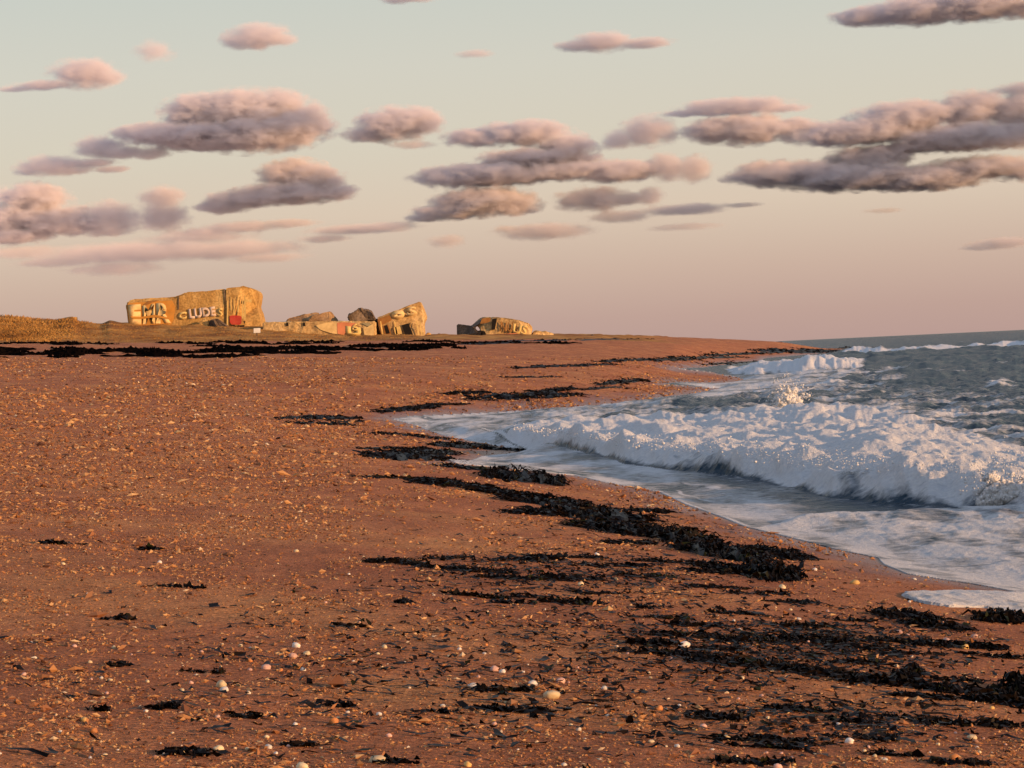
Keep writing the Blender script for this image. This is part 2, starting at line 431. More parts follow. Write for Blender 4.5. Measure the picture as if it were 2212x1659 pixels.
def build_sea():
    dep = np.concatenate([np.linspace(420, 300, 60)[:-1], np.linspace(300, 26, 690)[:-1], np.linspace(26, 1.6, 120)[:-1], np.geomspace(1.6, .12, 24)])
    D = H * F / dep
    U = np.concatenate([np.linspace(-.14, -.06, 25)[:-1], np.linspace(-.06, .21, 900)[:-1], np.linspace(.21, .9, 130)])
    d, u = np.meshgrid(D, U, indexing='ij')
    x = u * d; y = d
    t = terr(x, y, True)
    ppx, _ = proj(x, y, np.zeros_like(x))
    p = ppx / K                                  # 2212-px column
    ins = inpoly(x, y, WPOLY)
    # ambient chop running to the beach
    sh = np.clip(-(np.interp(y, _SY, _SX) - x) / 12, 0, 1)     # depth of water
    k = np.clip(y / 120, .6, 6); Y = ykk(y, 120, .6, 6); X = x / k
    z = sh * (.20 * fbm(X / 2.6, Y / 5, 3) + .12 * billow(X / 1.7, Y / 4, 3)) * np.clip(k, .6, 2.6)
    z += sh * .18 * np.clip(1 - np.abs(noise2(x / 9, y / 45)) * 3.2, 0, 1) * sstep(120, 250, y)
    foam = np.zeros_like(x)
    # --- main breaker
    fu, fd = seapts(FOOT); uh, _ = curve([(a, 900) for a, _ in FOOT_H]); hh = np.interp(u, uh, [h for _, h in FOOT_H])
    df = np.interp(u, fu, fd) + .55 * fbm(x / 1.1, y / 4, 3) + 1.2 * fbm(x / 5, y / 18, 2)
    uu, ud = seapts(UPPER, .42)
    du = np.interp(u, uu, ud)
    q = d - df
    act = (u > fu[0])
    rise = sstep(0, 2.4 + d * .012, q)
    fall = 1 - .72 * sstep(0, 1, q / np.maximum(du - df, 2)) ** 1.0
    lump = fbm(x / 1.8, y / 3.4, 4) * .20 + .12 * noise2(x / 6 + 3 * noise2(x / 9, y / 30), q / 3.4) + billow(x / .8, y / 2.2, 3) * .045 + .26 * np.clip(fbm(x / 2.8, y / 7, 2), -.4, 1)
    body = sstep(-.2, 1.5, q) * (1 - sstep(.9, 1.25, q / np.maximum(du - df, 2)))
    crest = np.exp(-((q - 3.2) / 3.5) ** 2)
    wob = 1 + .25 * fbm(x / 2.5, y / 12, 3)
    z += act * ((.80 * hh) * wob * rise * fall * (q < 2.6 * np.maximum(du - df, 2)) * (1 - sstep(1.2, 2.4, q / np.maximum(du - df, 2))) + np.minimum(hh * 2, 1) * body * (lump * (.75 + .6 * crest)))
    face = 1 - sstep(1.6, 4.0, q)
    fo = 1.12 + .45 * np.minimum(fbm(x / 1.2, y / 4, 4), .3) - face * (.16 - .18 * fbm(x / .4, y / 4, 3))
    foam = np.maximum(foam, act * body * np.clip(fo, .3, 1.2))
    # patchy foam seaward of the breaker
    patch = sstep(.0, 1, q / np.maximum(du - df, 2)) * (1 - sstep(90, 190, y)) * sstep(1300, 1700, p) * ins
    foam = np.maximum(foam, patch * np.clip(.50 + .62 * fbm(X / 3, Y / 5, 4), 0, 1) * (1 - .35 * sstep(1950, 2212, p)))
    # --- far roller
    ru, rd = seapts(ROLL); rh = np.interp(u, curve([(a, 800) for a, _ in ROLL_H])[0], [h for _, h in ROLL_H])
    q2 = d - np.interp(u, ru, rd) - 9 * fbm(x / 3, y / 15, 3)
    z += rh * sstep(0, 9, q2) * (1 - sstep(20, 70, q2)) * (1 + .35 * fbm(x / 2.2, y / 9, 3))
    b2 = sstep(.02, .3, rh + .12 * fbm(X / 2, Y / 3, 3) * (rh > 0)) * sstep(-1, 4, q2) * (1 - sstep(40, 75, q2))
    z += b2 * (billow(x / 1.6, y / 5, 3) * .10 + fbm(x / 3.5, y / 14, 3) * .35 * np.minimum(rh, 1))
    foam = np.maximum(foam, b2 * 1.1)
    apron = sstep(1380, 1560, p + 70 * fbm(x / 4, y / 16, 3)) * sstep(125, 150, y) * (1 - sstep(225, 262, y)) * (1 - sstep(1780, 2020, p + 110 * fbm(X / 3, Y / 4, 3)))
    foam = np.maximum(foam, apron * (.58 + .42 * fbm(X / 2.5, Y / 4, 4)))
    # --- thin line of breakers far out
    lu, ld = seapts(LINE); lh = np.interp(u, curve([(a, 760) for a, _ in LINE_H])[0], [h for _, h in LINE_H])
    q3 = d - np.interp(u, lu, ld) - 14 * fbm(x / 14, y / 60, 2)
    w3 = 10 + 16 * np.clip(fbm(x / 12, y / 60, 2) + .3, 0, 1)
    z += lh * sstep(0, 12, q3) * (1 - sstep(w3, w3 + 30, q3)) * (1 + .5 * fbm(x / 3, y / 18, 3))
    foam = np.maximum(foam, (lh > .05) * sstep(-2, 3, q3) * (1 - sstep(w3, w3 + 14, q3)) * 1.0)
    # --- swash: foamy run-up in front of the breaker and the bubbly near sheet
    near = ins & (y < 330) & (u < .4)
    pd = np.full(x.shape, 50.0)
    pd[near] = polydist(x[near], y[near], WPOLY[3:-6], .28)
    front = (q < 0) | (u < fu[0])
    front2 = np.maximum(front, sstep(.9, 1.3, q / np.maximum(du - df, 2)) * (1 - sstep(1350, 1600, p)))
    stain = front2 * np.clip(.53 + .36 * fbm(x / 1.3, y / 5, 4), 0, 1) * (1 - sstep(150, 235, y + 20 * fbm(x / 4, y / 12, 3)))
    # smoother water before the wave on the right; less foam paints its shade
    fq = sstep(-14, -1, q) * sstep(1380, 1650, p) * front
    stain = stain * (1 - .45 * fq)
    foam = np.maximum(foam, stain * ins)
    ns_u, ns_d = seapts([(1500, 1150), (1620, 1139), (1750, 1118), (1850, 1110), (2000, 1105), (2212, 1099), (2700, 1085), (4500, 1060)])
    # it reaches from the shore up to this line
    nsl = np.interp(u, ns_u, ns_d) + .8 * fbm(x / 1.2, y / 3, 3)
    sheet = (u > ns_u[0]) * (1 - sstep(-.6, .3, y - nsl)) * ins
    foam = np.maximum(foam, sheet * np.clip(.66 + .50 * fbm(x / .8, y / 3.0, 4), .25, 1.1))
    z += sheet * sh.clip(.25, 1) * (.045 * billow(x / .7, y / 1.5, 4) + .11 * fbm(x / 1.1, y / 2.0, 3) + .05) + sheet * .05 * np.exp(-((y - nsl + 1.0) / .9) ** 2)
    lace = np.exp(-(pd / .16) ** 2) * (.75 + .4 * fbm(x / .8, y / 3, 3))
    foam = np.maximum(foam, lace * ins * (y < 330))
    for off in (.55, 1.25):
        l2 = np.exp(-((pd - off - .35 * fbm(x / 1.6, y / 6, 3)) / .10) ** 2) * (.55 + .45 * fbm(x / .6, y / 2, 3))
        foam = np.maximum(foam, l2 * ins * (y < 160))
    far_caps = sstep(.62, .9, fbm(X / 5, Y / 9, 4)) * sstep(90, 150, y) * (1 - sstep(600, 1500, y)) * sh
    foam = np.maximum(foam, far_caps * .8)
    # water lies on the sand as a thin film inside the traced waterline
    film = t + .012 + .02 * np.clip(pd / 1.0, 0, 1)
    z = np.where(near & (z > film), film + (z - film) * sstep(.05, 1.3, pd), z)
    zz = np.where(ins, np.maximum(z, film), np.minimum(t - .25, 0) - .05)
    zz = np.where(ins & (t < -1.2), z, zz)
    me = np_mesh('sea', np.stack([x, y, zz], -1).reshape(-1, 3), grid_faces(len(D), len(U)), M_SEA)
    attr(me, 'foam', np.clip(foam, 0, 1.2))
    o = link(bpy.data.objects.new('sea', me)); tag(o, kind='structure')
    # pool of swash left behind on the sand
    n = 90
    a = np.linspace(POOLG[:, 0].min(), POOLG[:, 0].max(), n); b = np.linspace(POOLG[:, 1].min(), POOLG[:, 1].max(), n * 2)
    gy2, gx2 = np.meshgrid(b, a, indexing='ij')
    inp = inpoly(gx2, gy2, POOLG)
    pdd = polydist(gx2, gy2, POOLG, .6, True)
    tz = terr(gx2, gy2)
    zz = np.where(inp, tz + .012 + .05 * np.clip(pdd / .5, 0, 1) + .012 * billow(gx2 / .3, gy2 / .5, 3) * inp, tz - .06)
    me = np_mesh('swash_water', np.stack([gx2, gy2, zz], -1).reshape(-1, 3), grid_faces(len(b), n), M_SEA)
    attr(me, 'foam', np.clip(.86 + .35 * fbm(gx2 / .7, gy2 / 1.5, 4), .5, 1.1))
    o = link(bpy.data.objects.new('swash_water', me)); tag(o, kind='structure')
    return dict(fu=fu, fd=fd)


SEA = build_sea()


# splashes and spray
def lumpy(n_sub, seed, flat=1.0, amp=.22, freq=1.6):
    bm = bmesh.new(); bmesh.ops.create_icosphere(bm, subdivisions=n_sub, radius=1)
    co = np.array([v.co[:] for v in bm.verts]); fa = np.array([[v.index for v in f.verts] for f in bm.faces]); bm.free()
    r = 1 + amp * (fbm(co[:, 0] * freq + seed * 7.7, co[:, 1] * freq + co[:, 2] * 2.3 + seed, 4))
    return co * r[:, None] * np.array([1, 1, flat]), fa


def merge(parts):
    cs, fs, n = [], [], 0
    for c, f in parts:
        cs.append(c); fs.append(f + n); n += len(c)
    return np.concatenate(cs), np.concatenate(fs)


def splash(name, label, px, py, D, rad, seeds):
    u, e = ray(np.array([px * K]), np.array([py * K]))
    c = np.array([u[0] * D, D, H + e[0] * D])
    r = np.random.default_rng(seeds)
    parts = []
    for i in range(80):
        co, fa = lumpy(3, seeds + i, 1, .55, 2.2)
        off = r.normal(0, 1, 3) * rad * np.array([.52, .5, .42]); off[2] = abs(off[2]) * 1.25 - .1 * rad
        if i < 34: off *= .62
        s = rad * (r.uniform(.28, .50) if i < 34 else r.uniform(.10, .34)) * math.exp(-.9 * (np.linalg.norm(off) / rad) ** 2)
        parts.append((co * s + off, fa))
    for i in range(700):
        co, fa = lumpy(1, i % 9, 1, .1)
        off = r.normal(0, rad * .60, 3); off[2] = abs(off[2]) * 1.15
        parts.append((co * r.lognormal(math.log(.011), .55) * (rad / .5) + off, fa))
    co, fa = merge(parts)
    me = np_mesh(name, co + c, fa, M_FOAM)
    o = link(bpy.data.objects.new(name, me)); tag(o, label, 'splash', kind='stuff')


splash('wave_splash', 'rounded sunlit burst of white spray behind the main breaker', 1700, 872, 112, .72, 5)
splash('wave_splash', 'pale ball of foam bursting in front of the breaker near the frame edge', 2155, 1078, 44.5, .42, 50)
splash('wave_splash', 'smaller foam burst beside the pale foam ball at the frame edge', 2222, 1075, 45, .33, 90)


def build_spray():
    r = np.random.default_rng(12)
    parts = []
    fu, fd = SEA['fu'], SEA['fd']
    for i in range(3200):
        p = r.uniform(1110, 2400)
        u = ray(np.array([p * K]), np.array([450.]))[0][0]
        d = np.interp(u, fu, fd) + abs(r.normal(1.5, 3.5))
        h = np.interp(p, [a for a, _ in FOOT_H], [b for _, b in FOOT_H])
        z = h * r.uniform(.7, 1.1) + abs(r.normal(0, .13)) * h
        co, fa = lumpy(1, i % 9, 1, .25)
        parts.append((co * np.array([1.3, 1.3, 1]) * r.lognormal(math.log(.0075), .55) * (d / 60) + np.array([u * d, d, z]), fa))
    co, fa = merge(parts)
    o = link(bpy.data.objects.new('sea_spray', np_mesh('sea_spray', co, fa, M_FOAM)))
    tag(o, 'fine white spray flung up along the main breaker', 'spray', kind='stuff')


build_spray()

# ------------------------------------------------------------------ ruins on the dune
def wpt(sx, sy, D, k=KS):
    u, e = ray(np.array([sx * k]), np.array([sy * k]))
    return Vector((float(u[0]) * D, D, float(H + e[0] * D)))


def chunk(name, front, D, back, material, parent=None, rough=.10, bevel=.12, cuts=3, seed=0, offs=None, shift=(0, 0)):
    """A block of broken concrete: an outline standing at depth D (each corner may be nearer or farther by offs),
    carried back by 'back' metres with real sides, its faces roughened."""
    bm = bmesh.new()
    offs = offs or [0] * len(front)
    f = [bm.verts.new(wpt(a, b, D) + Vector((0, o, 0))) for (a, b), o in zip(front, offs)]
    sh = Vector((shift[0], back, shift[1]))
    g = [bm.verts.new(v.co + sh - Vector((0, o, 0))) for v, o in zip(f, offs)]
    n = len(f)
    bm.faces.new(f); bm.faces.new(g[::-1])
    for i in range(n): bm.faces.new((f[i], g[i], g[(i + 1) % n], f[(i + 1) % n]))
    bmesh.ops.recalc_face_normals(bm, faces=bm.faces)
    if bevel:
        bmesh.ops.bevel(bm, geom=list(bm.edges), offset=bevel, segments=2, affect='EDGES', clamp_overlap=True)
    bmesh.ops.triangulate(bm, faces=bm.faces)
    for _ in range(cuts):
        es = [e for e in bm.edges if e.calc_length() > .45]
        if es:
            bmesh.ops.subdivide_edges(bm, edges=es, cuts=1, use_grid_fill=True)
            bmesh.ops.triangulate(bm, faces=[x for x in bm.faces if len(x.verts) > 3])
    bm.normal_update()
    co = np.array([v.co[:] for v in bm.verts])
    if rough:
        dz = fbm(co[:, 0] * .9 + seed, co[:, 2] * .9 + co[:, 1] * .7, 4) * rough
        for v, q in zip(bm.verts, dz): v.co += v.normal * float(q)
    me = bpy.data.meshes.new(name)
    o = bpy.data.objects.new(name, me); link(o)
    if parent is not None:
        o.parent = parent
        bm.transform(Matrix.Translation(-parent.location))
    else:
        c = Vector((co[:, 0].mean(), co[:, 1].mean(), co[:, 2].min()))
        bm.transform(Matrix.Translation(-c)); o.location = c
    bm.to_mesh(me); bm.free()
    me.materials.append(material)
    return o


def quadmap(q, s, t):
    (ax, ay), (bx, by), (cx, cy), (dx, dy) = q          # top-left, top-right, bottom-right, bottom-left
    tx, ty = ax + (bx - ax) * s, ay + (by - ay) * s
    ux, uy = dx + (cx - dx) * s, dy + (cy - dy) * s
    return tx + (ux - tx) * t, ty + (uy - ty) * t


def lettering(name, text, quad, D, material, parent, bold=.02, label=None, thick=.05):
    cu = bpy.data.curves.new(name, 'FONT'); cu.body = text; cu.offset = bold; cu.resolution_u = 3
    ob = bpy.data.objects.new(name, cu); link(ob)
    bpy.context.view_layer.update()
    me0 = bpy.data.meshes.new_from_object(ob.evaluated_get(bpy.context.evaluated_depsgraph_get()))
    bpy.data.objects.remove(ob); bpy.data.curves.remove(cu)
    bm = bmesh.new(); bm.from_mesh(me0); bpy.data.meshes.remove(me0)
    xs = [v.co.x for v in bm.verts]; ys = [v.co.y for v in bm.verts]
    x0, x1, y0, y1 = min(xs), max(xs), min(ys), max(ys)
    for v in bm.verts:
        sx, sy = quadmap(quad, (v.co.x - x0) / (x1 - x0), 1 - (v.co.y - y0) / (y1 - y0))
        v.co = wpt(sx, sy, D) - parent.location
    return flat_out(name, bm, material, parent, thick, label)


def flat_out(name, bm, material, parent, thick, label=None):
    r = bmesh.ops.extrude_face_region(bm, geom=list(bm.faces))
    for v in r['geom']:
        if isinstance(v, bmesh.types.BMVert): v.co.y += thick
    bmesh.ops.recalc_face_normals(bm, faces=bm.faces)
    me = bpy.data.meshes.new(name); bm.to_mesh(me); bm.free(); me.materials.append(material)
    o = bpy.data.objects.new(name, me); link(o, parent); tag(o, label)
    return o


def patch(name, pts, D, material, parent, label=None, thick=.05, wob=0.0):
    bm = bmesh.new()
    n = len(pts); P = []
    for i in range(n):                       # round the outline a little
        a, b, c = np.array(pts[i - 1]), np.array(pts[i]), np.array(pts[(i + 1) % n])
        P += [a * .25 + b * .75, b * .97 + (a + c) * .015, b * .75 + c * .25]
    vs = [bm.verts.new(wpt(p[0], p[1], D) - parent.location) for p in P]
    bm.faces.new(vs); bmesh.ops.triangulate(bm, faces=bm.faces)
    return flat_out(name, bm, material, parent, thick, label)


P_CREAM = make_paint('cream_paint', (.88, .64, .28), .32); P_WHITE = make_paint('white_paint', (.80, .64, .53), .3); P_ORANGE = make_paint('orange_paint', (.68, .30, .05))
P_RED = make_paint('red_paint', (.62, .05, .045)); P_PINK = make_paint('coral_paint', (.80, .28, .14)); P_YELL = make_paint('yellow_paint', (.86, .62, .22)); P_BROWN = make_paint('brown_paint', (.34, .15, .04))
P_GREY = make_paint('grey_green_paint', (.36, .33, .20)); P_DARK = make_paint('void_shade', (.015, .012, .01), 0)  # near-black colour stands in for unlit hollows and undersides

# --- the big bunker
D1 = 371.0
b1 = empty('bunker', wpt(720, 1222, D1), 'largest concrete bunker on the dune, long graffiti-covered front with a stepped roof', 'bunker')
chunk('hull', [(484, 1232), (473, 1165), (471, 1140), (480, 1128), (498, 1122), (580, 1117.5), (640, 1114), (662, 1111), (680, 1103), (697, 1096), (780, 1091), (845, 1083), (848, 1236)],
      D1, 9, M_CONC, b1, .06, .22, 4, 1)
chunk('end_block', [(846, 1236), (846, 1083), (853, 1079), (903, 1075.5), (906, 1071.5), (918, 1074), (942, 1082), (957, 1091), (964, 1103), (961, 1130), (957, 1150), (966, 1172), (972, 1195), (980, 1236)],
      D1 - .15, 9, M_CONC, b1, .05, .2, 4, 2, offs=[0, 0, 0, 0, 0, 0, .8, 2.2, 3.2, 3.2, 2.4, 1.6, 1.2, 1.0])
chunk('wall_joint', [(667, 1112), (671, 1110), (671, 1160), (667, 1162)], D1 - .12, .3, M_DARKC, b1, 0, 0, 0)
chunk('wall_joint', [(839, 1085.5), (843, 1084), (845, 1110), (844, 1140), (841, 1115)], D1 - .14, .4, M_DARKC, b1, 0, 0, 0)
# orange ground with three tall cream letters
patch('graffiti', [(478, 1137), (560, 1131), (645, 1126), (658, 1150), (650, 1200), (640, 1219), (484, 1221), (480, 1180)], D1 - .14, P_ORANGE, b1, 'orange painted ground behind cream block letters')
lettering('graffiti', 'E', [(480, 1143), (529, 1140), (530, 1217), (487, 1218)], D1 - .24, P_CREAM, b1, .07, 'cream block letter on orange')
lettering('graffiti', 'M', [(534, 1146), (580, 1138), (582, 1213), (536, 1216)], D1 - .24, P_CREAM, b1, .05)
lettering('graffiti', 'R', [(586, 1137), (636, 1135), (642, 1212), (584, 1213)], D1 - .24, P_CREAM, b1, .06)
patch('graffiti', [(487, 1186), (530, 1188), (580, 1180), (640, 1192), (640, 1197), (580, 1190), (530, 1196), (500, 1196)], D1 - .32, P_ORANGE, b1)
patch('graffiti', [(536, 1143), (556, 1128), (600, 1126), (570, 1135), (546, 1146)], D1 - .18, P_BROWN, b1)
lettering('graffiti', 'C', [(666, 1172), (700, 1168), (700, 1195), (672, 1200)], D1 - .20, P_YELL, b1, .06, 'yellow bubble letter')
lettering('graffiti', 'LUDE', [(706, 1159), (806, 1149), (811, 1185), (710, 1197)], D1 - .20, P_WHITE, b1, .055, 'row of pinkish white bubble letters')
lettering('graffiti', 'S', [(816, 1157), (836, 1154), (835, 1186), (818, 1189)], D1 - .20, P_YELL, b1, .05)
for px, y0, y1, w in ((853, 1125, 1226, 3), (866, 1112, 1165, 2), (878, 1118, 1180, 2), (893, 1112, 1172, 2.5), (910, 1120, 1196, 3), (918, 1105, 1200, 4)):
    patch('lime_streak', [(px - w * .4, y0), (px + w * .5, y0 + 3), (px + w, y1), (px - w, y1 - 2)], D1 - .28, P_YELL, b1)
patch('graffiti', [(861, 1187), (866, 1183), (900, 1183), (906, 1189), (905, 1212), (898, 1218), (868, 1217), (862, 1208)], D1 - .30, P_RED, b1, 'solid red painted square')
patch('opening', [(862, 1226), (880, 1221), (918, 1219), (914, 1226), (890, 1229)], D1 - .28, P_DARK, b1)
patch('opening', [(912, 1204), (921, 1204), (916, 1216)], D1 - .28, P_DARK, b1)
for (x, y) in ((944, 1094), (938, 1128), (925, 1128)):
    patch('worn_shade_patch', [(x - 6, y - 5), (x + 5, y - 6), (x + 6, y + 5), (x - 4, y + 6)], D1 - .26 + (1.5 if x > 940 else .3), P_YELL, b1)

# --- broken blocks at its foot
o = chunk('concrete_block', [(736, 1230), (748, 1207), (772, 1196), (784, 1199), (780, 1230)], D1 - 3.2, 2.4, M_CONC, None, .15, .15, 3, 4); tag(o, 'small sunlit broken block at the foot of the big bunker', 'concrete block')
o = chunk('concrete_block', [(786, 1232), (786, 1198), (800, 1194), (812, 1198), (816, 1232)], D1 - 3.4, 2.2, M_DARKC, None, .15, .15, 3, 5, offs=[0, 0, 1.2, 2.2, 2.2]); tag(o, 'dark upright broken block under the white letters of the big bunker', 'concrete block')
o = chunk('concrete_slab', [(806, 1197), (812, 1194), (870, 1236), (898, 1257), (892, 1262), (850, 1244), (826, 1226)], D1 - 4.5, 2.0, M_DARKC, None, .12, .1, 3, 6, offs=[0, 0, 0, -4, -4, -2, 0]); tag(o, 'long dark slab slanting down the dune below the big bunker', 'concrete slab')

# --- sign on the dune face
gxs, gys, gzs = ground([963], [1262], KS)
ds = float(gys[0])
sg = empty('sign', Vector((float(gxs[0]), ds, float(gzs[0]))), 'small blank white sign on a post on the dune face under the bunker', 'sign')
M_SIGN = make_paint('sign_white', (.92, .90, .84), 0)
chunk('sign_panel', [(951, 1231), (976, 1230), (976, 1248), (951, 1249)], ds - .1, .12, M_SIGN, sg, 0, .02, 0)
chunk('post', [(961.5, 1232), (965, 1232), (965, 1266), (961.5, 1266)], ds + .06, .25, M_DARKC, sg, 0, .02, 0)

# --- long low wall
D2 = 362.0
w2 = empty('concrete_wall', wpt(1200, 1262, D2), 'long low concrete wall between the bunkers with cream, red and yellow graffiti at its end', 'wall')
chunk('wall_body', [(985, 1250), (985, 1209), (1080, 1207), (1190, 1205), (1290, 1204), (1404, 1205), (1405, 1262), (1360, 1266), (1250, 1264), (1180, 1258)], D2, 6, M_CONC2, w2, .12, .15, 4, 8)
patch('graffiti', [(1184, 1220), (1225, 1209), (1268, 1208), (1272, 1254), (1240, 1249), (1200, 1236)], D2 - .16, P_CREAM, w2, 'cream splash of paint')
patch('graffiti', [(1264, 1210), (1290, 1208), (1335, 1212), (1320, 1228), (1300, 1240), (1290, 1256), (1266, 1252)], D2 - .2, P_PINK, w2, 'coral red splash of paint')
lettering('graffiti', 'U', [(1296, 1222), (1352, 1228), (1356, 1259), (1296, 1258)], D2 - .24, P_YELL, w2, .08, 'bold yellow bubble letter')
lettering('graffiti', '6', [(1318, 1214), (1344, 1213), (1344, 1240), (1318, 1240)], D2 - .28, P_YELL, w2, .02)
patch('graffiti', [(1356, 1211), (1388, 1210), (1390, 1224), (1374, 1222)], D2 - .18, P_GREY, w2, 'grey green smear')
patch('graffiti', [(1362, 1228), (1378, 1226), (1402, 1212), (1403, 1258), (1366, 1256)], D2 - .2, P_CREAM, w2)
for x in (1077, 1140):
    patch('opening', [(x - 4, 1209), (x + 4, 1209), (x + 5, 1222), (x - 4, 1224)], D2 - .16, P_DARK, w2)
o = chunk('concrete_slab', [(1068, 1208), (1080, 1194), (1160, 1174), (1185, 1170), (1190, 1176), (1196, 1208)], D2 + 1.5, 5, M_CONC3, None, .14, .12, 3, 9, offs=[0, 0, 1.5, 2, 2, 0]); tag(o, 'longer brown slab lying tilted on the low wall, behind the pointed slab', 'concrete slab')
o = chunk('concrete_slab', [(1150, 1209), (1168, 1188), (1232, 1167), (1240, 1172), (1262, 1206), (1240, 1209)], D2 + .8, 4, M_CONC3, None, .12, .1, 3, 10, offs=[0, 0, 1.0, 1.2, 2.0, 0]); tag(o, 'shorter slab with a pointed top lying tilted on the low wall', 'concrete slab')
o = chunk('concrete_boulder', [(1306, 1185), (1318, 1176), (1345, 1158), (1382, 1161), (1396, 1177), (1406, 1202), (1375, 1205), (1312, 1203), (1303, 1195)], D2 + .8, 4.5, M_DARKC, None, .22, .2, 4, 11,
          offs=[-1.4, -.6, 1.5, 1.5, 1.0, 2.0, 2.0, 1.0, -.6]); tag(o, 'dark six-sided boulder of concrete resting on the low wall beside the leaning block', 'boulder')

# --- leaning block with door openings
D3 = 366.0
l3 = empty('bunker', wpt(1500, 1264, D3), 'leaning box-shaped bunker tipped on its corner, with two dark openings', 'bunker')
chunk('hull', [(1412, 1192), (1500, 1158), (1574, 1130.5), (1584, 1150), (1597, 1190), (1588, 1215), (1592, 1272), (1436, 1274), (1424, 1240)], D3, 6.5, M_CONC2, l3, .10, .12, 4, 12, offs=[0, 0, 0, .6, 1.8, .9, .4, 0, 0])
chunk('gap_shade', [(1399, 1204), (1409, 1192), (1421, 1238), (1436, 1268), (1422, 1272), (1406, 1240)], D3 + .8, 4, M_DARKC, l3, .1, .08, 3, 13, offs=[1.5, 0, 0, 0, 1.5, 1.5])  # dark slab standing in for the shaded gap beside the wall
patch('opening', [(1506, 1219), (1532, 1212), (1549, 1254), (1520, 1257)], D3 - .16, P_DARK, l3, 'black door opening')  # flat patch; the doorway's unlit inside is put into its colour
patch('opening', [(1436, 1222), (1456, 1216), (1468, 1252), (1442, 1255)], D3 - .15, P_BROWN, l3, 'brown shaded opening')  # brown and near-black patches paint the shade of this opening
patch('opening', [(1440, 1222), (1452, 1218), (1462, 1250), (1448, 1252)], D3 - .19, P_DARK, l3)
patch('worn_shade_patch', [(1416, 1198), (1460, 1180), (1470, 1200), (1440, 1216), (1424, 1222)], D3 - .15, P_BROWN, l3)
lettering('graffiti', 'O', [(1462, 1172), (1515, 1158), (1520, 1194), (1476, 1198)], D3 - .2, P_CREAM, l3, .16, 'big cream bubble letter')
lettering('graffiti', 'S', [(1528, 1152), (1560, 1147), (1566, 1182), (1524, 1186)], D3 - .2, P_CREAM, l3, .05)
patch('graffiti', [(1476, 1228), (1500, 1222), (1508, 1252), (1482, 1254)], D3 - .17, P_YELL, l3)
for x in (1425, 1478, 1560, 1572):
    patch('lime_streak', [(x, 1205), (x + 4, 1204), (x + 14, 1256), (x + 8, 1257)], D3 - .17, P_YELL, l3)

# --- farther wreck
D4 = 385.0
r4 = empty('bunker', wpt(1900, 1268, D4), 'collapsed bunker standing apart near the sea, lit front and black overhanging end', 'bunker')
chunk('hull', [(1806, 1262), (1800, 1232), (1784, 1215), (1790, 1200), (1812, 1189), (1868, 1190), (1945, 1200), (1984, 1214), (1999, 1230), (1993, 1250), (1984, 1276), (1812, 1278)], D4, 7, M_CONC2, r4, .12, .15, 4, 14,
      offs=[.3, .6, 1.5, 2, 1.5, 0, 0, .6, 1.6, 1.6, 1, 0])
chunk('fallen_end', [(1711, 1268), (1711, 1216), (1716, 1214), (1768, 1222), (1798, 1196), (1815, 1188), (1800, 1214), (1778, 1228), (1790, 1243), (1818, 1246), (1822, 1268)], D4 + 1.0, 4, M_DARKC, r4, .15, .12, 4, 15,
      offs=[3, 3, 2.6, 1.5, 1, 0, -.8, -.2, -.5, -1.2, -1.2])  # shade of the underside is put into the dark concrete colour
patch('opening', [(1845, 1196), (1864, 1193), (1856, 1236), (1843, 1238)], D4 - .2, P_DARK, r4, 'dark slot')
patch('worn_shade_patch', [(1808, 1194), (1842, 1192), (1838, 1206), (1822, 1212), (1800, 1214)], D4 - .1, P_BROWN, r4)
patch('worn_shade_patch', [(1812, 1247), (1786, 1243), (1800, 1238), (1818, 1242), (1826, 1262), (1800, 1262)], D4 - .35, P_DARK, r4)  # near-black patch paints the shade under the overhanging end
lettering('graffiti', 'NU', [(1878, 1205), (1925, 1208), (1922, 1246), (1874, 1242)], D4 - .18, P_BROWN, r4, .01, 'brown scrawled letters')
lettering('graffiti', 'US', [(1925, 1212), (1982, 1222), (1972, 1258), (1920, 1250)], D4 - .18, P_YELL, r4, .05, 'yellow scrawled letters')
patch('graffiti', [(1835, 1254), (1935, 1249), (1975, 1262), (1900, 1264), (1838, 1266)], D4 - .2, P_PINK, r4)
o = chunk('concrete_slab', [(1990, 1276), (1998, 1246), (2010, 1242), (2052, 1244), (2078, 1254), (2088, 1274)], D4 + 2, 4, M_CONC2, None, .2, .12, 4, 16, offs=[0, 0, 0, .5, 1, 1]); tag(o, 'low rubble slab trailing off the seaward end of the collapsed bunker', 'concrete slab')
for (a, b, w, h, lb) in ((1607, 1258, 13, 12, 'small brown lump of rubble close beside the leaning bunker'), (1646, 1258, 11, 9, 'small rounded rock on the skyline between leaning and collapsed bunkers'),
                         (2222, 1262, 8, 9, 'lone pointed rock on the skyline towards the sea')):
    o = chunk('rock', [(a - w, b + 8), (a - w * .7, b - h * .5), (a + w * .1, b - h), (a + w * .8, b - h * .4), (a + w, b + 8)], 372 if a < 2000 else 395, 1.6, M_DARKC if a > 1620 else M_CONC, None, .12, .1, 3, a); tag(o, lb, 'rock')
o = chunk('concrete_slab', [(232, 1208), (262, 1190), (278, 1188), (278, 1206), (250, 1216)], 373, 3, M_CONC, None, .12, .08, 3, 77); tag(o, 'thin slab jutting from the top of the grassy dune', 'concrete slab')


